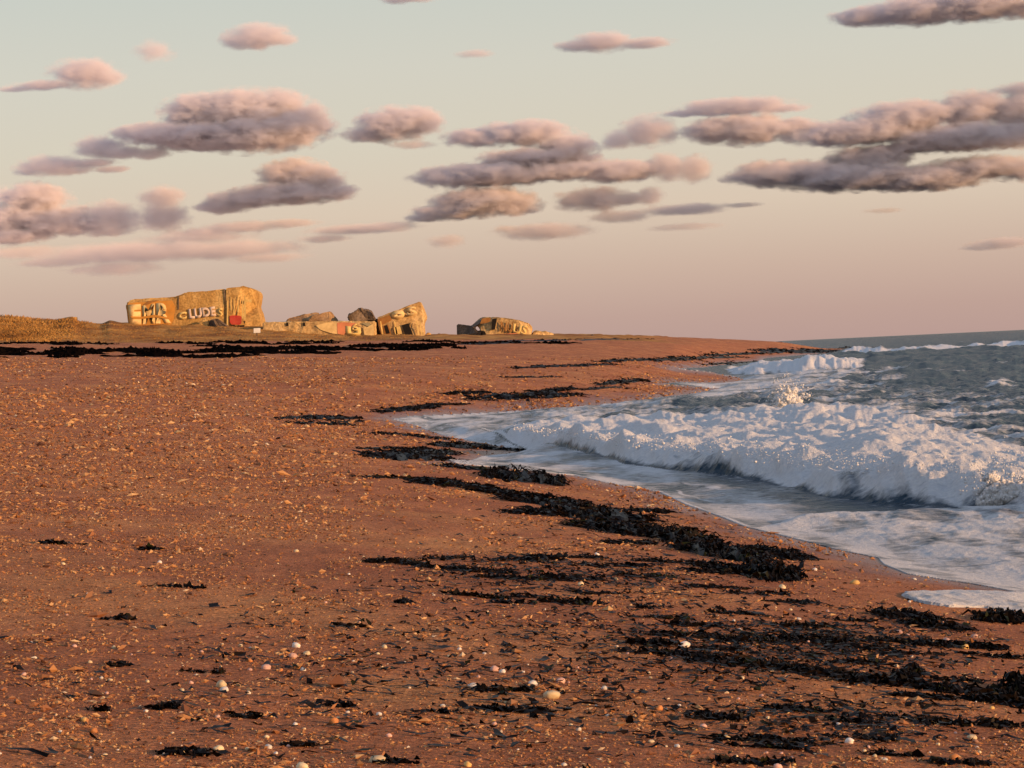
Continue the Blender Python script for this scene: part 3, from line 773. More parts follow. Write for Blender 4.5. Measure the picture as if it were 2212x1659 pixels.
# --- dry grass on the dune
def build_grass():
    r = np.random.default_rng(21)
    n = 15000
    px = r.uniform(-60, 900, n) * K; py = np.interp(px / K, [-60, 0, 400, 600, 900], [716, 716, 722, 724, 729]) * K + r.uniform(-17, 10, n)
    top = np.interp(px / K, [-60, 0, 160, 300, 600, 900], [686, 685, 690, 702, 708, 724]) * K
    ok = (py > top - 1) & (py < 342 - 2 * (px / 400) + r.normal(0, 1.2, n))
    x, y, z = ground(px[ok], py[ok])
    n = len(x); m = 4
    h = r.uniform(.10, .36, (n, m)) * np.where(x > -62, 1 - .65 * sstep(-62, -55, x), 1)[:, None]; a = r.uniform(0, 6.28, (n, m)); w = r.uniform(.05, .12, (n, m)); ln = r.normal(0, .22, (n, m))
    bx = x[:, None] + r.normal(0, .3, (n, m)); by = y[:, None] + r.normal(0, .4, (n, m)); bz = terr(bx, by) - .04
    p0 = np.stack([bx - np.cos(a) * w, by - np.sin(a) * w, bz], -1); p1 = np.stack([bx + np.cos(a) * w, by + np.sin(a) * w, bz], -1)
    p2 = np.stack([bx + ln, by + ln * .5, bz + h], -1)
    co = np.stack([p0, p1, p2], 2).reshape(-1, 3)
    me = np_mesh('dune_grass', co, np.arange(len(co)).reshape(-1, 3), M_GRASS, False)
    tone = np.clip(.5 + .5 * fbm(x / 7, y / 7, 3)[:, None] + r.normal(0, .18, (n, m)), 0, 1)
    attr(me, 'tone', tone.ravel(), 'FACE')
    o = link(bpy.data.objects.new('dune_grass', me)); tag(o, 'short dry orange brown grass covering the dune', 'grass', kind='stuff')


build_grass()

# ------------------------------------------------------------------ seaweed thrown up on the beach
ORD = ['first', 'second', 'third', 'fourth', 'fifth', 'sixth', 'seventh', 'eighth', 'ninth', 'tenth', 'eleventh', 'twelfth', 'thirteenth', 'fourteenth', 'fifteenth', 'sixteenth']


def weed_mesh(name, cx, cy, w, h, tilt, dens=1.0, big=False):
    """kelp ribbons heaped over a low mound inside a streak w x h (2212 px) whose right end is 'tilt' px lower"""
    r = np.random.default_rng(int(cx * 7 + cy * 13))
    x0, y0, _ = ground([cx], [cy + h * .3], K); D = float(y0[0])
    mpp = D * K / F                                  # metres per traced px
    thin = (cy > 1262 or (cx < 1480 and cy > 1190)) and not big
    h = h * (.74 if thin else 1.0)
    L = w * mpp
    hz = min(.5 * h * mpp, .20 if big else .085 + .0006 * D)
    hpx = hz / mpp
    hh = max((h - hpx * .8) * .8, 2.0)
    n = int(np.clip(w * h / (44 if thin else 24) * dens * (.6 if cy > 1525 else 1), 9, 180))
    t = r.uniform(-1, 1, n); q = r.normal(0, .45, n).clip(-1, 1) * np.sqrt(1 - t * t * .92)
    pxs = cx + t * w / 2; pys = cy + hpx * .35 + t * tilt / 2 + q * hh / 2
    bx, by, bz = ground(pxs, pys, K)
    taper = np.sqrt(np.clip(1 - t * t, .02, 1)) * np.exp(-(q / .9) ** 2)
    # direction along the streak on the sand
    ex, ey, _ = ground([cx - w * .3, cx + w * .3], [cy - tilt * .3, cy + tilt * .3], K)
    base = math.atan2(ey[1] - ey[0], ex[1] - ex[0])
    S = 7
    fl = np.clip(r.lognormal(math.log(.22), .45, n), .08, .6) * (1 + D / 70) * min(1.0, .35 + L / 2.2); fw = np.clip(r.lognormal(math.log(.022), .4, n), .01, .06) * (1 + D / 45)
    ang = r.normal(0, .9, n) + np.where(r.random(n) < .5, 0, math.pi) + np.where(r.random(n) < .55, 0, base)
    cur = r.normal(0, .35, (n, S)).cumsum(1)
    th = ang[:, None] + cur
    step = (fl / S)[:, None]
    X = bx[:, None] + (np.cos(th) * step).cumsum(1) - np.cos(ang)[:, None] * fl[:, None] * .5; Y = by[:, None] + (np.sin(th) * step).cumsum(1) - np.sin(ang)[:, None] * fl[:, None] * .5
    Zt = terr(X, Y)
    Z = Zt + (hz * taper * r.uniform(.25, 1.05, n))[:, None] * (.75 + .5 * np.sin(np.linspace(0, math.pi, S) + r.normal(0, .8, (n, 1)))) + .008 + r.normal(0, .006 + hz * .10, (n, S))
    Z = np.maximum(Z, Zt + .004)
    nx = -np.sin(th); ny = np.cos(th)
    ww = (fw[:, None] * (np.array([.4, .8, 1, 1.05, 1, .75, .25])) * r.uniform(.7, 1.2, (n, S))) * .5
    tl = r.normal(0, .8, (n, S))
    A = np.stack([X + nx * ww * np.cos(tl), Y + ny * ww * np.cos(tl), Z + ww * np.sin(tl)], -1)
    B = np.stack([X - nx * ww * np.cos(tl), Y - ny * ww * np.cos(tl), Z - ww * np.sin(tl) * .6], -1)
    co = np.stack([A, B], 2).reshape(n, S * 2, 3)
    i = np.arange(S - 1) * 2
    f1 = np.stack([i, i + 1, i + 3, i + 2], 1)
    faces = (f1[None] + (np.arange(n) * S * 2)[:, None, None]).reshape(-1, 4)
    tone = np.repeat(np.clip(r.normal(.45, .28, n), 0, .99), S - 1)
    co = co.reshape(-1, 3)
    # matted core
    nu, nv = 26, 9
    tu = np.linspace(-1, 1, nu); tv = np.linspace(-1, 1, nv)
    TU, TV = np.meshgrid(tu, tv)
    edge = np.sqrt(np.clip(1 - TU ** 2, 0, 1)) * (1 + .5 * fbm(TU * 3 + cx, TV * 2 + cy, 3))
    gx, gy, gz = ground((cx + TU * w * .47).ravel(), (cy + hpx * .35 + TU * tilt / 2 + TV * hh * .36 * np.clip(edge, .02, 1.3)).ravel(), K)
    bump = (hz * .75 * np.clip(edge, 0, 1.2) * np.sqrt(np.clip(1 - TV ** 2, 0, 1)) * (1 + .6 * fbm(TU * 7 + cx * .1, TV * 3, 3))).ravel()
    hole = fbm(TU * 4 + cy, TV * 2.5 + cx, 3).ravel()
    gz2 = gz + np.where(hole > (-.22 if thin else .12), -.03, bump) + .006
    gz2 = np.where((np.abs(TV.ravel()) > .99) | (np.abs(TU.ravel()) > .99), gz - .03, gz2)
    core = np.stack([gx, gy, gz2], -1)
    cf = grid_faces(nv, nu) + len(co)
    co = np.concatenate([co, core]); faces = np.concatenate([faces, cf]); tone = np.concatenate([tone, np.full(len(cf), .25)])
    org = np.array([x0[0], y0[0], float(terr(x0[0], y0[0]))])
    me = np_mesh(name, co - org, faces, M_WEED, False)
    attr(me, 'tone', tone, 'FACE')
    o = bpy.data.objects.new(name, me); o.location = org; link(o)
    return o


# (centre x, centre y, width, height, tilt) per streak, in rows from the far beach to the camera
ROWS = [
    ('thin dark {0} of wrack on the far beach', 'wrack on the far beach',
     [(1220, 790, 240, 8, -6), (1400, 778, 230, 9, -4), (1520, 772, 200, 9, -4), (1600, 764, 160, 8, -6), (1580, 784, 130, 6, -8), (1740, 758, 230, 17, 4), (1870, 752, 120, 8, 4), (1150, 815, 120, 6, 0), (1210, 735, 400, 5, -8), (1000, 742, 300, 5, -4)]),
    ('dark seaweed {0} on sand above the swash tip', 'seaweed above the swash tip',
     [(690, 902, 185, 14, 0), (700, 915, 150, 10, 4), (760, 910, 70, 6, 0), (880, 882, 140, 18, -12), (950, 874, 120, 8, -4), (1010, 848, 110, 12, -4), (1130, 855, 260, 28, -10), (1200, 842, 110, 14, -10), (1340, 825, 120, 14, -10), (1300, 838, 100, 8, -8)]),
    ('black seaweed {0} at the swash tip itself', 'seaweed at the swash point',
     [(850, 938, 130, 8, 8), (940, 946, 90, 9, 8), (830, 968, 110, 8, 0), (880, 985, 200, 30, 8), (1000, 962, 150, 20, 8), (1090, 971, 120, 8, 8), (930, 975, 120, 24, 6)]),
    ('black seaweed {0} in the belt along the water', 'seaweed belt along the water',
     [(1000, 1010, 110, 12, 10), (1130, 1028, 180, 42, 14), (1195, 1040, 60, 26, 8), (870, 1033, 200, 6, 4), (980, 1046, 180, 20, 14), (1100, 1066, 170, 22, 22), (1180, 1082, 200, 30, 16), (1290, 1110, 240, 44, 22), (1405, 1103, 90, 14, 4),
      (1180, 1108, 170, 20, 6), (1340, 1140, 220, 40, 26), (1470, 1158, 180, 50, 26), (1560, 1192, 210, 46, 34), (1670, 1194, 150, 34, 18), (1670, 1236, 130, 56, 14), (1580, 1228, 150, 24, 20)]),
    ('dark seaweed {0} in the ragged row below the belt', 'ragged row below the belt',
     [(850, 1214, 120, 20, 4), (960, 1206, 130, 8, -4), (930, 1224, 120, 14, 10), (1040, 1232, 160, 16, 12), (1110, 1209, 210, 11, -4), (1220, 1203, 160, 14, 4), (1130, 1250, 190, 12, 6), (1240, 1248, 130, 14, 8), (1330, 1222, 150, 12, 4), (1450, 1214, 170, 12, 6),
      (1400, 1244, 130, 14, 6), (1540, 1236, 120, 10, 6), (1360, 1172, 110, 12, 2)]),
    ('dark seaweed {0} in the short row under the ragged row', 'short row under the ragged row',
     [(1040, 1288, 130, 13, 8), (1140, 1290, 120, 8, 4), (1110, 1302, 90, 7, 4), (1235, 1301, 130, 18, 6), (1300, 1282, 130, 8, 4), (1390, 1312, 40, 16, 0), (1420, 1334, 150, 9, 6), (1500, 1350, 130, 14, 8), (1590, 1326, 120, 11, 6), (1640, 1282, 130, 10, 4), (1700, 1300, 130, 9, 6), (1560, 1270, 120, 10, 4)]),
    ('dark seaweed {0} in the broad patch beside the pool', 'broad patch beside the pool',
     [(1400, 1390, 80, 24, 4), (1490, 1374, 150, 20, 6), (1610, 1384, 130, 22, 4), (1750, 1382, 180, 28, 8), (1740, 1352, 130, 14, 4), (1850, 1340, 110, 9, 4), (1960, 1330, 150, 38, 14), (2030, 1352, 150, 34, 16), (1940, 1386, 130, 14, 6), (2060, 1394, 200, 26, 10), (2170, 1420, 110, 14, 6), (1870, 1400, 120, 12, 4), (1980, 1412, 130, 10, 4), (1560, 1404, 110, 12, 6)]),
    ('black seaweed {0} in the long line below the patch', 'long line to the frame edge',
     [(1440, 1411, 190, 14, 12), (1590, 1432, 210, 24, 16), (1700, 1440, 130, 18, 10), (1800, 1456, 200, 30, 22), (1910, 1472, 170, 36, 10), (1965, 1456, 60, 46, -6), (1860, 1432, 140, 12, 6), (2090, 1492, 190, 26, 14), (2170, 1514, 150, 38, 16), (2060, 1470, 120, 10, 6), (2000, 1505, 150, 12, 10)]),
    ('dark foreground seaweed {0} on the lower right shingle', 'foreground seaweed pieces',
     [(1560, 1552, 90, 17, 4), (1690, 1530, 80, 20, 6), (1520, 1544, 60, 8, 4), (1760, 1536, 90, 8, 4), (1850, 1560, 140, 14, 10), (1930, 1548, 150, 10, 6), (2080, 1562, 190, 20, 10), (2170, 1568, 100, 22, 6), (1640, 1598, 210, 13, 8), (1650, 1614, 150, 12, 6), (1850, 1592, 140, 13, 6), (1760, 1606, 110, 10, 2), (1570, 1647, 80, 12, 0), (1650, 1645, 120, 18, 2), (2060, 1648, 130, 16, 4), (1930, 1630, 110, 10, 4)]),
]
SHAPES = {0: 'strip', 1: 'clump', 2: 'heap'}
for lab, grp, rows in ROWS:
    kinds = ['heap' if h >= 32 else ('clump' if h >= 16 else 'strip') for (_, _, w, h, _) in rows]
    for kd in ('heap', 'clump', 'strip'):
        idx = sorted([i for i, q in enumerate(kinds) if q == kd], key=lambda i: rows[i][0])
        for j, i in enumerate(idx):
            o = weed_mesh('seaweed_' + kd, *rows[i], big=kd == 'heap' and rows[i][1] < 1262)
            pos = '' if len(idx) == 1 else (', leftmost' if j == 0 else (', rightmost' if j == len(idx) - 1 else ', %s from left' % ORD[j]))
            text = lab.format(kd)
            tag(o, text + pos, 'seaweed', grp)
SINGLES = [
    (110, 1174, 56, 7, 2, 'thin dark seaweed strand alone on bare sand, uppermost on the left side'), (318, 1186, 34, 9, 0, 'small dark wedge of seaweed alone on bare sand near the uppermost strand'),
    (268, 1337, 44, 15, 0, 'black two-lobed seaweed lump alone on the bare sand'), (222, 1530, 44, 17, 2, 'black triangular seaweed scrap with a thin tail'),
    (355, 1526, 62, 20, 0, 'black seaweed scrap with a raised point beside the triangular one'), (395, 1270, 96, 7, 3, 'long thin brown seaweed strand on bare sand'),
    (760, 1352, 66, 7, 2, 'straight dark seaweed strand lying alone in mid beach'), (400, 1629, 124, 16, 0, 'longest black seaweed strip at the bottom edge of the beach'),
    (1110, 1535, 140, 15, 6, 'dark seaweed strip just below the largest pale stone'), (735, 1522, 54, 12, 4, 'green black seaweed scrap on open sand below the pale stones'),
    (868, 1303, 18, 8, 0, 'tiny black seaweed knot on open sand'), (1085, 1492, 110, 8, 2, 'faint seaweed strand trailing beside the largest pale stone'), (2165, 1334, 110, 36, 4, 'rounded black seaweed heap lying against the swash pool'),
    (2204, 1485, 50, 64, 0, 'tall black seaweed lump cut by the frame edge'), (850, 1215, 60, 6, 0, 'flat seaweed tail at the end of the ragged row'),
    (525, 1548, 60, 7, 2, 'short dark strand of seaweed among orange stones'), (660, 1610, 60, 6, 0, 'short dark seaweed strand by the bottom pale stone'), (250, 1440, 40, 6, 2, 'short brown seaweed thread on the lower left sand'),
    (440, 1452, 80, 6, 4, 'thin brown seaweed thread left of the cream stone pair'), (860, 1650, 80, 8, 0, 'dark seaweed strip at the bottom edge right of the pale stone'), (965, 1540, 40, 7, 0, 'small dark seaweed scrap on open sand left of the strip under the stone')]
for (cx, cy, w, h, tl, lb) in SINGLES:
    o = weed_mesh('seaweed_clump', cx, cy, w, h, tl, 1.3, big=h > 30); tag(o, lb, 'seaweed', 'seaweed scraps lying alone on the sand')


# far dark wrack line under the dune: a band nobody could count
def build_wrack_line():
    r = np.random.default_rng(5)
    co, fa, tn, n0 = [], [], [], 0
    def streak(cx, cy, w, h):
        nonlocal n0
        nu, nv = 30, 5
        TU, TV = np.meshgrid(np.linspace(-1, 1, nu), np.linspace(-1, 1, nv))
        ed = np.sqrt(np.clip(1 - TU ** 2, 0, 1)) * (.8 + .7 * fbm(TU * 4 + cx, TV + cy, 3))
        gx, gy, gz = ground((cx + TU * w / 2).ravel(), (cy + TV * h / 2 * ed + 1.2 * fbm(TU * 2 + cy, 0 * TV + cx, 2)).ravel(), K)
        b = (.30 * np.clip(ed, .0, 1) * (1 - TV ** 2) * (.7 + .8 * fbm(TU * 12, TV * 3 + cx, 3))).ravel()
        gz = gz + np.where((np.abs(TV.ravel()) > .99) | (np.abs(TU.ravel()) > .99), -.1, b)
        co.append(np.stack([gx, gy, gz], -1)); f = grid_faces(nv, nu); fa.append(f + n0); n0 += nu * nv; tn.append(np.full(len(f), r.uniform(.1, .6)))
    for i in range(75):
        cx = r.uniform(-80, 1000)
        mid = np.interp(cx, [-80, 0, 300, 600, 1000], [763, 763, 760, 756, 747]); sp = np.interp(cx, [0, 400, 800, 1000], [9, 9, 6, 4])
        streak(cx, mid + r.normal(0, sp * .55), r.uniform(40, 190) * (1 - .3 * (cx > 600)), r.uniform(2.5, 6.5))
    for i in range(24):
        cx = r.uniform(-60, 1250); streak(cx, np.interp(cx, [0, 600, 900, 1250], [743, 741, 739, 742]) + r.normal(0, 1.5), r.uniform(50, 150), r.uniform(1.5, 2.6))
    for (cx, cy, w, h) in ((60, 766, 260, 7), (230, 758, 260, 8), (330, 769, 240, 7), (520, 756, 220, 5), (500, 769, 160, 5), (660, 763, 160, 5), (740, 756, 220, 5), (860, 748, 200, 5)):
        streak(cx, cy, w, h)
    me = np_mesh('wrack_line', np.concatenate(co), np.concatenate(fa), M_WRACK, False); attr(me, 'tone', np.concatenate(tn), 'FACE')
    o = link(bpy.data.objects.new('wrack_line', me)); tag(o, 'long dark band of matted seaweed along the foot of the dune', 'seaweed', kind='stuff')


build_wrack_line()


# loose threads and crumbs of weed between the clumps
def build_litter():
    r = np.random.default_rng(8)
    N_ = 5200
    zones = [((1300, 1360), (520, 150), 900), ((1750, 1400), (330, 70), 1500), ((1250, 1240), (300, 45), 900), ((1800, 1560), (350, 60), 420), ((1350, 1120), (260, 50), 500), ((700, 1450), (700, 190), 260), ((1100, 1500), (500, 120), 240)]
    px = np.concatenate([r.normal(a[0], b[0] * .6, n) for a, b, n in zones]); py = np.concatenate([r.normal(a[1], b[1] * .6, n) for a, b, n in zones])
    d0 = np.interp(px, [700, 1240, 1430, 1620, 1900, 2212], [900, 1040, 1080, 1150, 1230, 1295])
    ok = (py > d0 + 10) & (py < 1700) & (px > -40) & (px < 2300); px, py = px[ok], py[ok]
    x, y, z = ground(px, py, K); n = len(x); S = 4
    fl = r.lognormal(math.log(.11), .5, n).clip(.03, .4) * (1 + y / 90); fw = r.lognormal(math.log(.010), .4, n).clip(.004, .03) * (1 + y / 60)
    th = r.uniform(0, 6.28, n)[:, None] + r.normal(0, .5, (n, S)).cumsum(1)
    X = x[:, None] + (np.cos(th) * (fl / S)[:, None]).cumsum(1); Y = y[:, None] + (np.sin(th) * (fl / S)[:, None]).cumsum(1)
    Z = terr(X, Y) + .008 + np.abs(r.normal(0, .010, (n, S)))
    ww = fw[:, None] * np.array([.5, 1, 1, .3])
    A = np.stack([X - np.sin(th) * ww, Y + np.cos(th) * ww, Z + r.normal(0, .004, (n, S))], -1); B = np.stack([X + np.sin(th) * ww, Y - np.cos(th) * ww, Z + r.normal(0, .004, (n, S))], -1)
    co = np.stack([A, B], 2).reshape(-1, 3); i = np.arange(S - 1) * 2
    f = (np.stack([i, i + 1, i + 3, i + 2], 1)[None] + (np.arange(n) * S * 2)[:, None, None]).reshape(-1, 4)
    me = np_mesh('seaweed_litter', co, f, M_WEED, False); attr(me, 'tone', np.repeat(r.uniform(.2, 1, n), S - 1), 'FACE')
    o = link(bpy.data.objects.new('seaweed_litter', me)); tag(o, 'loose dark threads and crumbs of seaweed strewn on the sand', 'seaweed', kind='stuff')


build_litter()

# ------------------------------------------------------------------ pebbles and shells
SHAPE = []
for s in range(7):
    SHAPE.append(lumpy(3, 40 + s, .66, .17, .7))
SC_COL = {'cream': (.80, .62, .36), 'white': (.82, .74, .64), 'pink': (.70, .42, .33), 'orange': (.62, .24, .06), 'yellow': (.74, .46, .14), 'brown': (.34, .17, .10)}
SM = {k: make_stone(k + '_stone', v) for k, v in SC_COL.items()}
PROTO = {}
for k in SC_COL:
    for s, (co, fa) in enumerate(SHAPE):
        PROTO[k, s] = np_mesh(k + '_pebble', co * np.array([1, .8, 1]), fa, SM[k])


def pebble(px, py, wpx, col, label, group, r, flat=None, name='pebble'):
    x, y, z = ground([px], [py + wpx * .2], K)
    rad = wpx * .5 * float(y[0]) * K / F
    o = bpy.data.objects.new(name, PROTO[col, r.integers(0, 7)])
    zs = flat or r.uniform(.8, 1.25)
    o.scale = (rad, rad, rad * zs); o.rotation_euler = (r.normal(0, .2), r.normal(0, .2), r.uniform(0, 6.28))
    o.location = (float(x[0]), float(y[0]), float(z[0]) + rad * .62 * zs * .38)
    link(o); tag(o, label, 'pebble', group)


NAMED = [
    (1191, 1498, 36, 'cream', 'largest pale cream stone lying on open sand, casting a long shadow'), (1023, 1480, 22, 'white', 'bright cream stone next in size left of the largest stone'),
    (1068, 1443, 19, 'pink', 'pinkish white oval pebble above the two big cream stones'), (1085, 1449, 15, 'white', 'small white pebble touching distance from the pinkish oval pebble'),
    (1211, 1472, 18, 'pink', 'pink square pebble just above the largest cream stone'), (1152, 1478, 18, 'white', 'flat white shell bit between the two big cream stones'), (1306, 1486, 14, 'white', 'white pebble on sand right of the largest stone'),
    (1478, 1390, 24, 'white', 'bright white oblong stone sitting in the dark seaweed'), (1570, 1592, 18, 'cream', 'round cream stone at the tip of a foreground seaweed strip'),
    (815, 1640, 30, 'cream', 'pale oval stone at the bottom edge of the beach'), (478, 1480, 21, 'cream', 'square cream stone with a dark shadow on the lower left sand'), (484, 1490, 17, 'white', 'flat white shell just under the square cream stone'),
    (473, 1616, 21, 'cream', 'pale stone right of the longest seaweed strip at the bottom'), (653, 1655, 26, 'cream', 'cream stone half cut by the bottom edge'), (580, 1612, 16, 'white', 'small round white pebble near the bottom edge'),
    (722, 1560, 21, 'orange', 'orange round stone on the lower sand'), (203, 1577, 17, 'orange', 'orange pebble beside a brown thread on the lower left sand'), (182, 1553, 16, 'yellow', 'yellow pebble on the lower left sand'),
    (1424, 1530, 16, 'orange', 'small orange red pebble right of the largest stone'), (640, 1395, 16, 'white', 'white pebble left among the mid beach shells'), (663, 1410, 15, 'cream', 'cream pebble under the white one among the mid beach shells'),
    (633, 1417, 16, 'pink', 'pinkish pebble lowest of the trio in mid beach'), (575, 1440, 19, 'pink', 'long pinkish stone above the square cream stone'), (605, 1446, 12, 'orange', 'upright orange shell bit next to the long pinkish stone'),
    (655, 1445, 13, 'white', 'rounded white pebble right of the long pinkish stone'), (1085, 1653, 0, 'white', ''), (1760, 1230, 9, 'white', 'white pebble on the sand tongue beside the near foam'), (1975, 1250, 9, 'white', 'white pebble on the sand strip under the foam'),
    (1847, 1257, 20, 'yellow', 'yellow oblong stone on the strip of sand beside the pool'), (1690, 1267, 13, 'cream', 'cream pebble at the foot of the big seaweed heap'), (2045, 1382, 17, 'pink', 'pink stone in the broad seaweed patch near the pool'),
    (2105, 1375, 14, 'pink', 'pink pebble at the right of the broad seaweed patch'), (2085, 1398, 15, 'yellow', 'bright yellow scrap in the broad seaweed patch'), (1600, 1464, 14, 'cream', 'cream shell under the long seaweed line'), (2100, 1590, 18, 'cream', 'cream stone low on the right shingle'),
    (1835, 1600, 17, 'white', 'white shell beside a foreground seaweed strip'), (1640, 1588, 15, 'white', 'white oval pebble above a foreground seaweed strip'), (1680, 1655, 18, 'pink', 'pink stone at the bottom edge among seaweed'),
    (2060, 1635, 20, 'orange', 'orange stone at the bottom right shingle'), (1010, 1650, 16, 'yellow', 'yellow stone half cut at the bottom edge'), (1520, 1565, 14, 'pink', 'small pink stone under the first foreground seaweed'), (415, 1608, 12, 'brown', 'brown pebble by the longest bottom strip'),
    (345, 1213, 10, 'white', 'white pebble on the upper left sand'), (640, 1190, 9, 'cream', 'cream pebble in mid beach below the shell drift'), (1255, 1262, 13, 'cream', 'cream pebble in the short seaweed row'), (1290, 1196, 10, 'white', 'white pebble beside the ragged seaweed row')]
rs = np.random.default_rng(31)
n_named = 0
for (px, py, w, c, lb) in NAMED:
    if w: pebble(px, py, w * 1.22, c, lb, 'pebbles and shells lying on the beach', rs); n_named += 1
WHERE = [('on the lower left sand', 0, 740, 1380, 1655, 70), ('on the lower middle sand', 740, 1480, 1390, 1655, 70), ('among foreground seaweed at lower right', 1480, 2205, 1500, 1655, 55), ('in the broad seaweed patch', 1480, 2205, 1290, 1440, 34), ('on the upper left sand', 0, 800, 1150, 1380, 22)]
for (wt, xa, xb, ya, yb, cnt) in WHERE:
    for i in range(cnt):
        c = rs.choice(['cream', 'white', 'pink', 'orange', 'yellow', 'brown'], p=[.27, .27, .20, .09, .08, .09])
        py = rs.uniform(ya, yb); sz = rs.lognormal(math.log(9.5), .28) * (.6 + .5 * (py - 1150) / 500)
        pebble(rs.uniform(xa, xb), py, float(np.clip(sz, 4.5, 14)), c, 'small %s pebble %s, one of several alike' % (c, wt), 'small %s pebbles %s' % (c, wt), rs)


# grit and broken shell nobody could count
def build_gravel():
    r = np.random.default_rng(44)
    oc = np.array([[1, 0, 0], [-1, 0, 0], [0, 1, 0], [0, -1, 0], [0, 0, 1], [0, 0, -1.]])
    of = np.array([[0, 2, 4], [2, 1, 4], [1, 3, 4], [3, 0, 4], [2, 0, 5], [1, 2, 5], [3, 1, 5], [0, 3, 5]])
    n = 360000
    px = r.uniform(-800, 2800, n); py = 772 + (1690 - 772) * r.random(n) ** 1.05
    dd = (.30 + 1.15 * fbm(px / 260, py / 40, 4)) * (1 - .35 * sstep(1230, 1330, py)) + 1.5 * np.exp(-((py - 985) / 140) ** 2) * (1 - sstep(350, 1050, px))
    ok = r.random(n) < np.clip(dd, .12, 1)
    px, py = px[ok], py[ok]
    x, y, z = ground(px, py, K)
    ok = ~inpoly(x, y, WPOLY) & ~inpoly(x, y, POOLG) & (y < 300)
    x, y, z = x[ok], y[ok], z[ok]; n = len(x)
    s = r.lognormal(math.log(.0032), .48, n) * (y ** .55) / 2.6 * np.maximum(1, y / 26) ** .55
    s = np.clip(s, .0025, .075)
    ax = np.stack([s * r.uniform(.9, 2.6, n), s * r.uniform(.6, 1.3, n), s * r.uniform(.3, 1.0, n)], -1)
    a = r.uniform(0, 6.28, n); ca, sa = np.cos(a), np.sin(a)
    v = oc[None] * ax[:, None] * r.uniform(.55, 1.3, (n, 6, 1))
    vx = v[..., 0] * ca[:, None] - v[..., 1] * sa[:, None]; vy = v[..., 0] * sa[:, None] + v[..., 1] * ca[:, None]
    vz = v[..., 2] + v[..., 0] * r.normal(0, .25, (n, 1))
    co = np.stack([vx + x[:, None], vy + y[:, None], vz + (z + ax[:, 2] * .45)[:, None]], -1).reshape(-1, 3)
    fa = (of[None] + (np.arange(n) * 6)[:, None, None]).reshape(-1, 3)
    me = np_mesh('gravel', co, fa, M_GRAV, False)
    attr(me, 'tone', np.repeat(np.clip(r.beta(1.5, 2.0, n), 0, 1), 8), 'FACE')
    o = link(bpy.data.objects.new('gravel', me)); tag(o, 'fine gravel and broken shell strewn over the sand', 'gravel', kind='stuff')


build_gravel()

# ------------------------------------------------------------------ clouds: bodies of scattering vapour, lit by the sun and sky
CD = 12000.0
MPP = CD * K / F
DENS = {'thick': .036, 'mid': .020, 'thin': .011, 'veil': .0065}


def cloud_mat(ell, dens, col=(.99, .935, .955)):
    """vapour that thins out towards the rim of the cloud's puffs and is torn by turbulence"""
    m = bpy.data.materials.new('cloud_vapour'); m.use_nodes = True
    nt = m.node_tree; nt.nodes.clear(); L = nt.links.new
    out = nt.nodes.new('ShaderNodeOutputMaterial')
    v = nt.nodes.new('ShaderNodeVolumePrincipled')
    v.inputs['Color'].default_value = (*col, 1); v.inputs['Anisotropy'].default_value = -.25
    tc = N(nt, 'ShaderNodeTexCoord')
    gm = N(nt, 'ShaderNodeNewGeometry')
    mp = N(nt, 'ShaderNodeMapping'); L(gm.outputs['Position'], mp.inputs[0]); mp.inputs['Scale'].default_value = (.8, .8, 1.5)
    n = N(nt, 'ShaderNodeTexNoise', i_Scale=1 / 68.0, i_Detail=7, i_Roughness=.68); L(mp.outputs[0], n.inputs['Vector'])
    cur = None
    for c, rr in ell:
        s = N(nt, 'ShaderNodeVectorMath', operation='SUBTRACT'); L(tc.outputs['Object'], s.inputs[0]); s.inputs[1].default_value = tuple(c)
        q = N(nt, 'ShaderNodeVectorMath', operation='MULTIPLY'); L(s.outputs[0], q.inputs[0]); q.inputs[1].default_value = tuple(1 / x for x in rr)
        l = N(nt, 'ShaderNodeVectorMath', operation='LENGTH'); L(q.outputs[0], l.inputs[0])
        if cur is None:
            cur = l.outputs['Value']
        else:
            mn = N(nt, 'ShaderNodeMath', operation='SMOOTH_MIN'); L(cur, mn.inputs[0]); L(l.outputs['Value'], mn.inputs[1]); mn.inputs[2].default_value = .25
            cur = mn.outputs[0]
    # 1.05 - distance + turbulence
    a = N(nt, 'ShaderNodeMath', operation='SUBTRACT'); a.inputs[0].default_value = .12; L(cur, a.inputs[1])
    b = N(nt, 'ShaderNodeMath', operation='MULTIPLY_ADD'); L(n.outputs[0], b.inputs[0]); b.inputs[1].default_value = 2.1; L(a.outputs[0], b.inputs[2])
    mr = N(nt, 'ShaderNodeMapRange', interpolation_type='SMOOTHSTEP', i_1=.0, i_2=.75, i_3=0.0, i_4=dens); L(b.outputs[0], mr.inputs[0])
    L(mr.outputs[0], v.inputs['Density'])
    L(v.outputs[0], out.inputs['Volume'])
    return m


